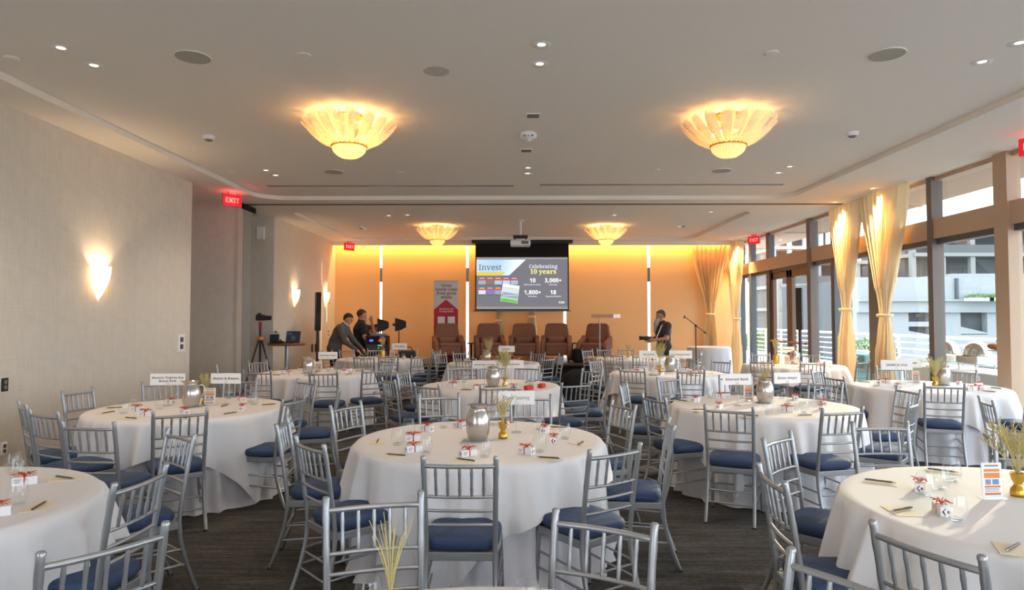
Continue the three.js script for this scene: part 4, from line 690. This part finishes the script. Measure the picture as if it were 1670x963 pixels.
// microphone stand
{
  const t = thing('microphone_stand', 'thin black boom microphone stand by the back curtain', 'microphone stand', [4.15, 0, -15.5]);
  mesh('pole', rod([0, 0.02, 0], [0, 1.4, 0], 0.012, 8), M.black, t); mesh('base', lathe([[0, 0.03], [0.12, 0.02], [0.14, 0], [0, 0]], 24), M.black, t); mesh('boom', rod([-0.24, 1.62, 0], [0.22, 1.26, 0], 0.009, 8), M.black, t); mesh('clutch', new THREE.SphereGeometry(0.03, 10, 8).translate(0, 1.42, 0), M.black, t); mesh('clip', merge([rod([-0.25, 1.62, 0], [-0.28, 1.6, 0], 0.018, 8), rod([-0.26, 1.62, 0], [-0.25, 1.66, 0], 0.012, 8)]), M.black, t); mesh('counterweight', rod([0.19, 1.28, 0], [0.24, 1.245, 0], 0.018, 8), M.black, t);
}
{
  const rings = [], n = 72; for (const [r, y] of [[0, 0.9], [0.3, 0.9], [0.5, 0.9], [0.515, 0.885]]) rings.push([...Array(n)].map((_, i) => [r * Math.cos(-i / n * 6.283), y, r * Math.sin(-i / n * 6.283)]));
  for (let j = 1; j <= 10; j++) { const v = j / 10; rings.push([...Array(n)].map((_, i) => { const a = -i / n * 6.283, r = 0.515 + 0.04 * v + 0.022 * v * Math.sin(17 * a + Math.sin(3 * a)); return [r * Math.cos(a), 0.885 - 0.88 * v, r * Math.sin(a)]; })); }
  single('draped_table', loft(rings), M.clothUnder, 'small round table under a grey-white cloth by the corner curtain', 'table', [4.68, 0, -16.3]);
}
// ---------------------------------------------------------------- people
function field(bones, k) {
  return (x, y, z) => {
    let d = 1e3;
    for (const b of bones) {
      const [ax, ay, az, ar, bx, by, bz, br] = b, ux = bx - ax, uy = by - ay, uz = bz - az, px = x - ax, py = y - ay, pz = z - az, L = ux * ux + uy * uy + uz * uz;
      let t = L > 1e-9 ? (px * ux + py * uy + pz * uz) / L : 0; t = t < 0 ? 0 : t > 1 ? 1 : t;
      const e = Math.hypot(px - ux * t, py - uy * t, pz - uz * t) - (ar + (br - ar) * t), h = Math.max(k - Math.abs(d - e), 0) / k;
      d = Math.min(d, e) - h * h * k * 0.25;
    }
    return d;
  };
}
function isoMesh(f, c, size, cell) {
  const res = Math.max(20, Math.min(150, Math.round(size / cell))), mc = new MarchingCubes(res, M.skin, false, false, 120000), h = res / 2;
  mc.isolation = 0;
  const st = size / res, Q = 6, at = (i, o) => c[o] + (i - h) / h * size / 2;
  for (let k0 = 0; k0 < res; k0 += Q) for (let j0 = 0; j0 < res; j0 += Q) for (let i0 = 0; i0 < res; i0 += Q) {
    const d0 = f(at(i0 + 2.5, 0), at(j0 + 2.5, 1), at(k0 + 2.5, 2)), skip = Math.abs(d0) > st * Q * 1.1 + 0.02;
    for (let k = k0; k < Math.min(res, k0 + Q); k++) for (let j = j0; j < Math.min(res, j0 + Q); j++) for (let i = i0; i < Math.min(res, i0 + Q); i++) mc.field[i + j * res + k * res * res] = skip ? -d0 : -f(at(i, 0), at(j, 1), at(k, 2));
  }
  mc.update(); const n = mc.count * 3, pos = new Float32Array(n);
  for (let q = 0; q < n; q++) pos[q] = mc.positionArray[q] * size / 2 + c[q % 3];
  let g = new THREE.BufferGeometry(); g.setAttribute('position', new THREE.BufferAttribute(pos, 3)); g = mergeVertices(g, 1e-4); g.computeVertexNormals();
  g.setAttribute('uv', new THREE.Float32BufferAttribute(new Float32Array(g.attributes.position.count * 2), 2)); return g;
}
const B = (a, ra, b, rb) => [...a, ra, ...b, rb], lerp = (a, b, t) => a.map((v, i) => v + (b[i] - v) * t), add = (a, b, s = 1) => a.map((v, i) => v + b[i] * s);
function handBones(w, dir, side, nrm, curl) { // wrist, hand direction, thumb side, palm normal
  const out = [], palm = add(w, dir, 0.085); out.push(B(w, 0.026, add(w, dir, 0.045), 0.032), B(add(palm, side, 0.025), 0.018, add(palm, side, -0.028), 0.016), B(add(w, dir, 0.03), 0.03, palm, 0.026));
  [[0.03, 0.072], [0.01, 0.08], [-0.011, 0.074], [-0.032, 0.058]].forEach(([s, L]) => { const a = add(palm, side, s), b = add(add(a, dir, L * 0.5), nrm, L * 0.25 * curl), c = add(add(b, dir, L * 0.5 * (1 - 0.6 * curl)), nrm, L * 0.5 * curl); out.push(B(a, 0.0095, b, 0.009), B(b, 0.009, c, 0.0078)); });
  const th = add(add(w, dir, 0.035), side, 0.03), t1 = add(add(th, side, 0.03), dir, 0.03), t2 = add(add(t1, dir, 0.03), nrm, 0.012); out.push(B(th, 0.013, t1, 0.0105), B(t1, 0.0105, t2, 0.009)); return out;
}
function headBones(c, f, up, r = 1) { // centre, facing, up
  return [B(add(c, up, 0.02), 0.094 * r, add(add(c, up, 0.03), f, -0.025), 0.09 * r), B(add(add(c, up, -0.05), f, 0.03), 0.062 * r, add(add(c, up, -0.085), f, 0.055), 0.036 * r),
    B(add(add(c, f, 0.09), up, 0.01), 0.014, add(add(c, f, 0.11), up, -0.025), 0.015), B(add(add(c, f, 0.085), up, -0.062), 0.012, add(add(c, f, 0.085), up, -0.066), 0.012), B(add(add(c, f, 0.07), up, -0.098), 0.02, add(add(c, f, 0.06), up, -0.1), 0.02)];
}
function person(label, p) {
  const t = thing('person', label, 'person', [p.x, 0, p.z], p.turn ?? 0);
  const bones = [...headBones(p.head, p.face, p.up), B(p.neck, 0.055, add(p.head, p.up, -0.06), 0.05)];
  const torso = [B(p.hip, 0.135, p.waist, 0.125), B(p.waist, 0.125, p.chest, 0.15), B(p.shL, 0.075, p.shR, 0.075), B(p.chest, 0.14, p.neck, 0.065), B(add(p.hip, p.side, 0.07), 0.11, add(p.hip, p.side, -0.07), 0.11), B(add(p.chest, p.side, 0.09), 0.1, add(p.chest, p.side, -0.09), 0.1)];
  const up = [B(p.shL, 0.06, p.elL, 0.047), B(p.shR, 0.06, p.elR, 0.047)], fore = [B(p.elL, 0.044, p.wrL, 0.029), B(p.elR, 0.044, p.wrR, 0.029)];
  const legs = [], feet = []; for (const [h, k, a] of [[add(p.hip, p.side, 0.095), p.knL, p.anL], [add(p.hip, p.side, -0.095), p.knR, p.anR]]) { legs.push(B(h, 0.098, k, 0.062), B(k, 0.06, a, 0.042)); feet.push(B(add(a, [0, -0.045, 0]), 0.036, add(add(a, p.toe, 0.15), [0, -0.05, 0]), 0.03)); }
  const lift = (l, e) => l.map((b) => { const c = b.slice(); c[3] += e; c[7] += e; return c; });
  const skinF = field([...bones, ...torso, ...up, ...fore, ...legs, ...feet], 0.035), ctr = [p.hip[0] + 0.05, 0.92, p.hip[2]];
  const hands = merge([[p.wrL, p.elL], [p.wrR, p.elR]].map(([w, e], i) => { const d = w.map((v, q) => v - e[q]), L = Math.hypot(...d), dir = d.map((v) => v / L), hb = handBones(w, dir, p.thumb ? p.thumb[i] : [0, 1, 0], p.palm ? p.palm[i] : [0, 0, 1], p.curl ?? 0.5); return isoMesh(field(hb, 0.008), add(w, dir, 0.09), 0.32, 0.0045); }));
  mesh('body', merge([isoMesh(skinF, ctr, 2.02, 0.0145), hands]), p.skin ?? M.skin, t);
  const topBones = [...lift(torso, 0.02), ...lift([legs[0], legs[2]], 0.024), ...lift(up, 0.016), ...(p.long ? lift(fore, 0.016) : [])];
  const tf = field(topBones, 0.045), hem = p.hem, cf = p.long ? null : true;
  const nf = field([B(p.neck, 0.05, add(p.head, p.up, -0.02), 0.06)], 0.01);
  const elbowCut = (x, y, z) => { if (!cf) return -1; let m = -1; for (const [s, e] of [[p.shL, p.elL], [p.shR, p.elR]]) { const d = e.map((v, i) => v - s[i]), L = d[0] ** 2 + d[1] ** 2 + d[2] ** 2, u = ((x - s[0]) * d[0] + (y - s[1]) * d[1] + (z - s[2]) * d[2]) / L, q = Math.hypot(x - s[0] - d[0] * u, y - s[1] - d[1] * u, z - s[2] - d[2] * u); if (q < 0.1 && u > 0.3) m = Math.max(m, (u - 0.78) * 0.3); } return m; };
  mesh(p.long ? 'jacket' : 'shirt', isoMesh((x, y, z) => Math.max(tf(x, y, z), hem - y, elbowCut(x, y, z), -nf(x, y, z) - 0.0), [ctr[0], 1.15, ctr[2]], 1.5, 0.0125), p.top, t);
  const lf = field([...lift(legs, 0.02), ...lift([torso[4], torso[0]], 0.014)], 0.035);
  mesh('trousers', isoMesh((x, y, z) => Math.max(lf(x, y, z), y - (hem + 0.12), 0.05 - y), [ctr[0], 0.55, ctr[2]], 1.3, 0.0145), p.pants ?? M.black, t);
  mesh('shoes', isoMesh(field(lift(feet, 0.014), 0.02), [ctr[0], 0.1, ctr[2]], 0.9, 0.012), M.blackMatte, t);
  const hb0 = field([B(add(add(p.head, p.up, 0.026), p.face, 0.002), 0.0965, add(add(p.head, p.up, 0.03), p.face, -0.028), 0.096), B(add(add(p.head, p.up, -0.02), p.face, -0.04), 0.072, add(add(p.head, p.up, -0.05), p.face, -0.035), 0.06)], 0.03), hb = (x, y, z) => hb0(x, y, z) + 0.005 * Math.sin(70 * x + 30 * y) * Math.sin(64 * z + 40 * y);
  mesh('hair', isoMesh((x, y, z) => { const q = [x - p.head[0], y - p.head[1], z - p.head[2]], fd = q[0] * p.face[0] + q[1] * p.face[1] + q[2] * p.face[2], ud = q[0] * p.up[0] + q[1] * p.up[1] + q[2] * p.up[2]; const line = fd > 0.02 ? 0.05 + 0.35 * (fd - 0.02) : fd > -0.03 ? -0.01 + 1.2 * (fd + 0.03) : -0.01 + 1.4 * (fd + 0.03); return Math.max(hb(x, y, z), (line - ud) * 0.6, fd - 0.1); }, p.head, 0.34, 0.006), p.hair ?? M.hairDark, t);
  for (const s of [-1, 1]) { const ec = add(add(add(p.head, p.face, 0.088), p.up, 0.012), p.side, s * 0.032); mesh('eye', new THREE.SphereGeometry(0.009, 8, 6).translate(...ec), std(S(40, 30, 26), 0.3), t); const er = add(add(p.head, p.side, s * 0.094), p.up, -0.005); mesh('ear', new THREE.SphereGeometry(0.026, 10, 8).scale(0.5, 1.15, 0.7).translate(...er), p.skin ?? M.skin, t); }
  return t;
}
const nrm3 = (a) => { const L = Math.hypot(...a); return a.map((v) => v / L); };
// jacketed person leaning over the desk, facing right (+x)
{
  const t = person('person in grey jacket leaning over the sound desk at left', { x: -4.0, z: -15.05, hip: [-0.1, 0.92, 0], waist: [-0.06, 1.08, 0], chest: [0.05, 1.28, 0], neck: [0.13, 1.43, 0], head: [0.22, 1.58, 0.01], face: nrm3([0.85, -0.5, 0.15]), up: nrm3([0.5, 0.85, 0]), side: [0, 0, 1],
    shL: [0.08, 1.37, 0.19], shR: [0.1, 1.37, -0.18], elL: [0.2, 1.08, 0.25], elR: [0.27, 1.1, -0.2], wrL: [0.44, 0.9, 0.2], wrR: [0.5, 0.9, -0.12], knL: [-0.06, 0.5, 0.1], anL: [-0.1, 0.08, 0.1], knR: [-0.02, 0.5, -0.1], anR: [-0.1, 0.08, -0.1], toe: [1, 0, 0], long: true, hem: 0.72, top: std(S(84, 80, 78), 0.85), pants: M.blackMatte, thumb: [[0, 0.2, -1], [0, 0.2, 1]], palm: [[0, -1, 0], [0, -1, 0]] });
  mesh('shirt_collar', new THREE.TorusGeometry(0.062, 0.016, 8, 20).rotateX(1.15).rotateZ(-0.6).translate(0.155, 1.455, 0), M.white, t);
  mesh('glasses', merge([new THREE.TorusGeometry(0.022, 0.003, 5, 14).rotateY(1.4).translate(0.31, 1.55, 0.05), new THREE.TorusGeometry(0.022, 0.003, 5, 14).rotateY(1.4).translate(0.315, 1.55, -0.02), rod([0.31, 1.56, 0.07], [0.21, 1.6, 0.1], 0.003, 5)]), M.penGrey, t);
}
person('person in black short-sleeved shirt reaching down to the rack', { x: -3.72, z: -15.75, hip: [0.02, 0.95, 0], waist: [0.04, 1.1, 0], chest: [0.05, 1.32, 0], neck: [0.06, 1.5, 0], head: [0.08, 1.68, 0], face: nrm3([0.85, -0.25, -0.4]), up: nrm3([0.2, 0.97, 0]), side: nrm3([0.45, 0, 0.9]),
  shL: [0.12, 1.42, 0.17], shR: [-0.02, 1.42, -0.17], elL: [0.2, 1.15, 0.23], elR: [0.1, 1.14, -0.2], wrL: [0.36, 0.98, 0.24], wrR: [0.35, 0.95, -0.1], knL: [0.06, 0.5, 0.1], anL: [0.03, 0.08, 0.1], knR: [0.04, 0.5, -0.1], anR: [0.0, 0.08, -0.1], toe: [0.9, 0, -0.3], hem: 0.9, top: std(S(30, 28, 29), 0.9), pants: std(S(40, 38, 40), 0.9), bald: 0.012, hair: std(S(70, 46, 36), 0.85), thumb: [[0, 0.2, -1], [0, 0.2, 1]], palm: [[0, -1, 0], [0, -1, 0]] });
person('person in black shirt behind the rack raising one hand', { x: -3.7, z: -16.3, hip: [0.1, 0.92, 0], waist: [0.1, 1.06, 0], chest: [0.08, 1.24, 0], neck: [0.02, 1.37, 0.02], head: [-0.03, 1.52, 0.04], face: nrm3([0.75, -0.35, 0.5]), up: nrm3([-0.1, 1, 0]), side: nrm3([0.5, 0, -0.8]),
  shL: [0.2, 1.33, -0.1], shR: [-0.04, 1.3, 0.16], elL: [0.24, 1.27, 0.12], elR: [0.0, 1.05, 0.26], wrL: [0.22, 1.5, 0.2], wrR: [0.2, 0.95, 0.3], knL: [0.12, 0.5, -0.1], anL: [0.1, 0.08, -0.1], knR: [0.1, 0.5, 0.1], anR: [0.08, 0.08, 0.1], toe: [0.8, 0, 0.4], hem: 0.88, top: std(S(28, 26, 27), 0.9), pants: M.blackMatte, curl: 0.15, thumb: [[-1, 0, 0], [0, 0.2, 1]], palm: [[0, 0, -1], [0, -1, 0]] });
{
  const grey = std(S(150, 144, 136), 0.9);
  const t = person('person with long grey beard and dark shirt at right', { x: 3.32, z: -15.35, hip: [0.06, 0.95, 0], waist: [0.06, 1.1, 0], chest: [0.05, 1.3, 0], neck: [0.02, 1.48, 0.0], head: [-0.02, 1.655, 0.01], face: nrm3([-0.88, -0.3, 0.3]), up: nrm3([-0.1, 1, 0]), side: nrm3([0.3, 0, 0.95]),
    shL: [0.1, 1.42, 0.18], shR: [0.0, 1.42, -0.17], elL: [0.06, 1.14, 0.26], elR: [-0.06, 1.15, -0.18], wrL: [-0.2, 1.1, 0.2], wrR: [-0.28, 1.12, -0.02], knL: [0.04, 0.5, 0.1], anL: [0.08, 0.08, 0.1], knR: [0.02, 0.5, -0.1], anR: [0.08, 0.08, -0.1], toe: [-0.95, 0, 0.2], hem: 0.86, top: std(S(58, 50, 48), 0.9), pants: std(S(44, 42, 44), 0.9), hair: std(S(62, 56, 54), 0.85), skin: std(S(176, 122, 96), 0.6), curl: 0.8, thumb: [[0, 1, 0], [0, 1, 0]], palm: [[0, -0.3, -0.9], [0, -0.3, 0.9]] });
  const b = field([B([-0.09, 1.562, 0.035], 0.046, [-0.125, 1.47, 0.05], 0.052), B([-0.125, 1.47, 0.05], 0.052, [-0.17, 1.28, 0.08], 0.018)], 0.03);
  mesh('beard', isoMesh((x, y, z) => b(x, y, z), [-0.12, 1.45, 0.05], 0.5, 0.009), grey, t);
  mesh('strap', sweep([[0.07, 1.5, 0.1, 0.012], [-0.03, 1.42, 0.17, 0.012], [-0.1, 1.25, 0.17, 0.012], [-0.15, 1.12, 0.15, 0.012]], 6), M.white, t);
  const d = thing('handheld_device', 'dark device held in front by the bearded person', 'device', [3.0, 1.13, -15.24], 0); mesh('body', rbox(0.16, 0.09, 0.07, 0.02, -0.03, 0.01, 0.0), M.black, d); mesh('front_barrel', new THREE.CylinderGeometry(0.05, 0.035, 0.1, 16).rotateZ(Math.PI / 2).translate(-0.15, 0.015, 0), M.black, d); mesh('grip', rbox(0.03, 0.1, 0.04, 0.01, 0.06, 0, 0), M.black, d);
}

// ---------------------------------------------------------------- curtains
function curtainGeo(w0, wt, w1, top, tie, n = 9, depth = 0.075, skew = 0) {
  const rings = [], m = n * 10, rows = 44;
  for (let j = 0; j <= rows; j++) {
    const y = top - (top - 0.02) * j / rows; let w, cx;
    if (y > tie) { const v = (top - y) / (top - tie); const e = v * v * (3 - 2 * v) * 0.55 + v * 0.45; w = w0 + (wt - w0) * e; cx = skew * (1 - v); } else { const v = (tie - y) / tie; w = wt + (w1 - wt) * Math.min(1, Math.pow(v * 1.6, 0.6)); cx = 0; }
    const amp = depth * (0.45 + 0.55 * Math.min(1, Math.abs(y - tie) / 0.5)) * (w < 0.35 ? 0.8 : 1), row = [];
    for (let i = 0; i <= m; i++) { const u = i / m; row.push([cx + (u - 0.5) * w + 0.008 * Math.sin(u * 40 + y * 2), y, amp * Math.sin(u * n * 6.283 + 0.5 * Math.sin(y * 1.7)) + 0.012 * Math.sin(u * 61 + y)]); }
    rings.push(row);
  }
  return loft(rings, false);
}
function curtain(label, x, z, turn, w0, wt, w1, tie, top = 3.66, n = 9, skew = 0) {
  const t = thing('tied_curtain', label, 'curtain', [x, 0, z], turn, 'tied ivory curtains');
  mesh('drape', curtainGeo(w0, wt, w1, top, tie, n, 0.07, skew), M.curtain, t);
  mesh('tie_band', new THREE.TorusGeometry(1, 0.16, 8, 24).rotateX(Math.PI / 2).scale(wt * 0.52, 0.16, 0.11).translate(0, tie, 0), M.curtain, t);
  mesh('rod', rod([-w0 / 2 + skew, top + 0.005, 0], [w0 / 2 + skew, top + 0.005, 0], 0.012, 8), M.white, t);
  return t;
}
curtain('widest ivory curtain tied at the middle, by the right windows', 5.93, -10.8, -Math.PI / 2, 1.35, 0.2, 0.42, 1.64);
curtain('slim ivory curtain behind the widest one, by the right windows', 5.95, -12.1, -Math.PI / 2, 1.05, 0.22, 0.45, 1.75, 3.66, 8);
curtain('narrow ivory curtain in the far right corner', 5.9, -17.95, -Math.PI / 2 + 0.2, 0.6, 0.14, 0.4, 1.58, 3.66, 5);
curtain('ivory curtain tied in a V on the back wall', 5.27, -18.2, 0, 1.05, 0.2, 0.45, 1.7, 3.6, 8);
curtain('left of two gathered curtains behind the projection screen', -0.48, -18.22, 0, 0.7, 0.17, 0.42, 1.53, 3.6, 6);
curtain('right of two gathered curtains behind the projection screen', 0.43, -18.22, 0, 0.7, 0.17, 0.42, 1.63, 3.6, 6);
// small warm spots in the soffit above the curtains
[[5.75, -10.75, 'widest'], [5.75, -12.05, 'slim'], [5.7, -17.7, 'corner']].forEach(([x, z, s]) => {
  const t = thing('curtain_spotlight', 'small recessed amber spotlight above the ' + s + ' curtain', 'spotlight', [x, HS, z], 0, 'curtain spotlights'); mesh('trim', dlTrim, M.white, t); mesh('lens_light', dlLens, std(0x000000, 1, 0, { emissive: WARM, emissiveIntensity: 3 }), t);
  const l = new THREE.SpotLight(WARM, 26, 0, 0.75, 0.9, 2); l.position.set(0, -0.012, 0); l.target.position.set(0.35, -2.2, 0); l.castShadow = true; t.add(l, l.target);
});

// ---------------------------------------------------------------- terrace and city outside
const conc = std(S(176, 176, 172), 0.9);
single('terrace_floor', mbox(XR + 0.12, 12, -0.25, -0.03, -34, 6), std(S(150, 146, 140), 0.9), 'pale terrace floor outside the windows', 'terrace').userData.kind = 'structure';
single('terrace_canopy', merge([mbox(XR + 0.1, 7.9, 3.78, 4.05, -34, 6), ...[...Array(9)].map((_, k) => box(XR + 0.15, 7.88, 3.755, 3.785, -33 + k * 4, -32.95 + k * 4))]), std(S(176, 150, 128), 0.8), 'underside of the roof overhang beyond the clerestory', 'canopy').userData.kind = 'structure';
{
  const t = thing('terrace_railing', 'white horizontal-bar railing along the terrace edge', 'railing', [11.6, 0, 0]);
  for (let k = 0; k < 6; k++) mesh('rail', rod([0, 0.12 + k * 0.19, -33], [0, 0.12 + k * 0.19, 3], k === 5 ? 0.04 : 0.022, 6), M.white, t);
  for (let z = -33; z <= 3; z += 1.8) mesh('post', box(-0.03, 0.03, -0.03, 1.08, z - 0.03, z + 0.03), M.white, t);
}
function bush(n, rx, ry, rz, s = 0.07) {
  const pos = [], idx = [], uv = [];
  for (let k = 0; k < n; k++) {
    const a = rnd(0, 6.283), b = Math.acos(rnd(-0.5, 1)), q = Math.cbrt(rnd(0.25, 1)), c = [rx * q * Math.sin(b) * Math.cos(a), ry * (0.5 + 0.5 * q * Math.cos(b)), rz * q * Math.sin(b) * Math.sin(a)];
    const u = nrm3([rnd(-1, 1), rnd(-0.3, 1), rnd(-1, 1)]), w = nrm3([rnd(-1, 1), rnd(-1, 1), rnd(-1, 1)]), o = pos.length / 3, L = s * rnd(0.6, 1.4), W = L * 0.35;
    pos.push(...c, ...add(add(c, u, L * 0.5), w, W), ...add(c, u, L), ...add(add(c, u, L * 0.5), w, -W)); uv.push(0, 0, 1, 0, 1, 1, 0, 1); idx.push(o, o + 1, o + 2, o, o + 2, o + 3);
  }
  const g = new THREE.BufferGeometry(); g.setAttribute('position', new THREE.Float32BufferAttribute(pos, 3)); g.setAttribute('uv', new THREE.Float32BufferAttribute(uv, 2)); g.setIndex(idx); g.computeVertexNormals(); return g;
}
const bushA = bush(420, 0.35, 0.5, 0.35), bushB = bush(900, 1.6, 2.4, 1.6, 0.28), bushC = bush(700, 2.6, 1.1, 0.8, 0.25);
[[9.2, -10.4, 'beside the buffet at right'], [10.2, -13.6, 'beyond the widest curtain'], [9.6, -17.6, 'beyond the glass doors'], [10.6, -20.5, 'beyond the far corner window']].forEach(([x, z, s]) => { const t = thing('potted_shrub', 'terrace planter with leafy shrub ' + s, 'planter', [x, -0.03, z], 0, 'terrace planters'); mesh('pot', rbox(0.62, 0.55, 0.62, 0.02, 0, 0.275, 0), std(S(112, 128, 132), 0.7), t); const f = mesh('foliage', bushA, M.leaf, t); f.position.y = 0.5; f.userData.kind = 'stuff'; });
// terrace lounge blocks
[[8.0, -16.9, 1.6, 'teal lounge bench outside the far windows'], [8.4, -11.9, 1.8, 'grey lounge bench outside behind the slim curtain'], [8.3, -8.9, 2.2, 'grey lounge bench outside behind the window table']].forEach(([x, z, w, s], i) => { const t = thing('terrace_bench', s, 'bench', [x, -0.03, z]); const m = std(i ? S(140, 156, 160) : S(86, 122, 116), 0.8); mesh('seat', rbox(0.8, 0.42, w, 0.05, 0, 0.21, 0, 3), m, t); mesh('backrest', rbox(0.2, 0.75, w, 0.05, 0.42, 0.375, 0, 3), m, t); });
// buffet outside
{
  const t = thing('buffet_table', 'white-clothed buffet table outside the right windows', 'table', [7.35, -0.03, -10.4]); mesh('cloth', rbox(0.8, 0.8, 3.4, 0.02, 0, 0.4, 0), M.clothUnder, t);
  [[-11.5, 'left'], [-10.75, 'right']].forEach(([z, s]) => { const c = thing('chafing_dish', s + ' domed chafing dish on the terrace buffet', 'chafing dish', [7.35, 0.772, z], 0, 'chafing dishes'); mesh('pan', rbox(0.36, 0.14, 0.5, 0.03, 0, 0.16, 0), M.steel, c); mesh('lid', new THREE.SphereGeometry(0.25, 20, 10, 0, 6.283, 0, 1.57).scale(0.75, 0.9, 1).translate(0, 0.23, 0), M.steel, c); for (const [x, q] of [[-0.15, -0.2], [0.15, -0.2], [-0.15, 0.2], [0.15, 0.2]]) mesh('leg', rod([x, 0, q], [x, 0.1, q], 0.012), M.steel, c); });
  const st = thing('cake_stand', 'white stand holding the bread pile', 'stand', [7.3, 0.772, -9.95]); mesh('stem', lathe([[0, 0.0], [0.12, 0.0], [0.03, 0.03], [0.025, 0.3], [0.1, 0.33], [0, 0.33]], 20), M.white, st); mesh('plate', lathe([[0, 0.33], [0.27, 0.335], [0.28, 0.35], [0, 0.345]], 32), M.white, st);
  const spots = [[0, 0, 0], [0.14, 0, 0.02], [-0.14, 0, 0.02], [0.05, 0, 0.15], [-0.06, 0, 0.15], [0.05, 0, -0.15], [-0.07, 0, -0.14], [0.03, 0.07, 0.05], [-0.05, 0.07, -0.04]], bw = ['in the middle of the pile', 'on the far right of the pile', 'on the near left of the pile', 'front right of the pile', 'front left of the pile', 'back right of the pile', 'back left of the pile', 'on top toward the front', 'on top toward the back'];
  spots.forEach(([x, y, z], i) => { const g = new THREE.SphereGeometry(0.08, 14, 8).scale(1.1, 0.6, 0.85); single('bread_roll', g, std(S(158 + (i % 3) * 8, 106, 62), 0.8), 'brown bread roll ' + bw[i] + ' outside', 'bread', [7.3 + x * 1.5, 1.172 + y * 1.2, -9.95 + z * 1.35], i, 'bread rolls on the stand'); });
  const sb = thing('salad_bowl', 'bowl of green salad on the terrace buffet', 'bowl', [7.3, 0.772, -9.3]); mesh('bowl', lathe([[0, 0.0], [0.08, 0.0], [0.2, 0.12], [0.22, 0.16], [0.19, 0.13], [0, 0.03]], 28), M.white, sb); const gr = mesh('greens', bush(160, 0.22, 0.26, 0.22, 0.1), std(S(120, 160, 60), 0.8), sb); gr.position.y = 0.1; gr.userData.kind = 'stuff';
}
// white parking building across the street
{
  const t = thing('parking_building', 'white parking building with wide openings across the street', 'building', [0, 0, -50]);
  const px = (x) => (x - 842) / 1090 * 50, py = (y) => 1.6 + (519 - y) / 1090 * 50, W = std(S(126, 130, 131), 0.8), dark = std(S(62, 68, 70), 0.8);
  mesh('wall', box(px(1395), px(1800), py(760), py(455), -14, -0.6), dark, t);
  const sl = (a, b, y0, y1, z = 0, m = W, nm = 'facade_panel') => mesh(nm, box(px(a), px(b), py(y1), py(y0), -0.6, z), m, t);
  sl(1395, 1800, 453, 510, 0.3); sl(1395, 1479, 510, 640); sl(1513, 1521, 510, 640); sl(1530, 1563, 510, 640); sl(1606, 1626, 510, 640); sl(1636, 1800, 510, 640); sl(1479, 1513, 525, 533); sl(1479, 1530, 548, 640); sl(1521, 1530, 527, 536); sl(1563, 1606, 545, 640); sl(1626, 1636, 523, 537); sl(1626, 1636, 549, 640);
  mesh('ramp', extrude([[px(1563), py(546)], [px(1606), py(546)], [px(1606), py(543)], [px(1563), py(533)]], 0.4).translate(0, 0, -0.4), W, t);
  mesh('ramp', extrude([[px(1479), py(549)], [px(1513), py(549)], [px(1513), py(546)], [px(1479), py(540)]], 0.4).translate(0, 0, -0.4), W, t);
  mesh('parapet', box(px(1395), px(1800), py(492), py(489), 0.3, 0.6), W, t); mesh('roof_block', box(px(1550), px(1800), py(453), py(447), -8, 0.1), W, t); mesh('duct', box(px(1550), px(1554), py(492), py(455), 0.3, 0.5), dark, t);
  [[1580, 0], [1612, 1]].forEach(([x], i) => { const b = thing('roof_shrub', (i ? 'right' : 'left') + ' clump of green shrubs on the parking building', 'shrub', [px(x), py(491), -49.1], 0, 'parking building shrubs'); const f = mesh('foliage', bushC, M.leaf, b); f.scale.setScalar(0.42); f.userData.kind = 'stuff'; mesh('planter', box(-0.9, 0.9, -0.05, 0.2, -0.3, 0.3), conc, b); });
}
// towers behind
function tower(label, x0, x1, z, y1, floors, cols, pitch, col) {
  const t = thing('tower_block', label, 'building', [0, 0, z], 0, 'distant tower blocks'), w = std(S(...col), 0.9), d = std(S(78, 80, 79), 0.9);
  mesh('core', box(x0 + 0.5, x1 - 0.5, -25, y1, -14, -3), d, t);
  for (let k = 0; k < floors; k++) { const y = y1 - k * pitch; mesh('floor_slab', box(x0, x1, y - 0.45, y, -10, 0), w, t); if (k % 2 === 0) mesh('balcony_rail', box(x0 + (x1 - x0) * 0.1, x0 + (x1 - x0) * 0.55, y - pitch, y - pitch + 1.0, -0.2, -0.05), d, t); }
  for (let k = 0; k <= cols; k++) { const x = x0 + (x1 - x0) * k / cols; mesh('column', box(x - 0.3, x + 0.3, -25, y1, -0.8, -0.2), w, t); }
}
tower('grey balcony tower rising behind the parking building', 50, 76, -84, 13, 9, 7, 3.2, [116, 116, 113]);
tower('pale unfinished tower seen past the slim curtain', 34, 46.5, -86, 9, 9, 5, 3.0, [122, 122, 119]);
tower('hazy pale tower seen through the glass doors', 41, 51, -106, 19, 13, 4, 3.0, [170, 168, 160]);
[[30.5, -84, 1.2, 'left'], [33.5, -72, 1.0, 'middle'], [24, -58, 0.9, 'right']].forEach(([x, z, s, n]) => { const t = thing('street_tree', n + ' green tree beyond the far corner windows', 'tree', [x * 0.98, -6, z], 0, 'street trees'); mesh('trunk', rod([0, 0, 0], [0, 3.5, 0], 0.2, 8), M.wood, t); const f = mesh('crown', bushB, M.leaf, t); f.position.y = 2.5; f.scale.setScalar(s * 1.2); f.userData.kind = 'stuff'; });
single('street_ground', mbox(12, 260, -6.3, -6, -260, 60, 4), std(S(140, 140, 136), 0.95), 'street level far below the terrace', 'ground').userData.kind = 'structure';

scene.traverse((o) => { if (o.isMesh) { o.castShadow = true; o.receiveShadow = true; } });
renderer.render(scene, camera);
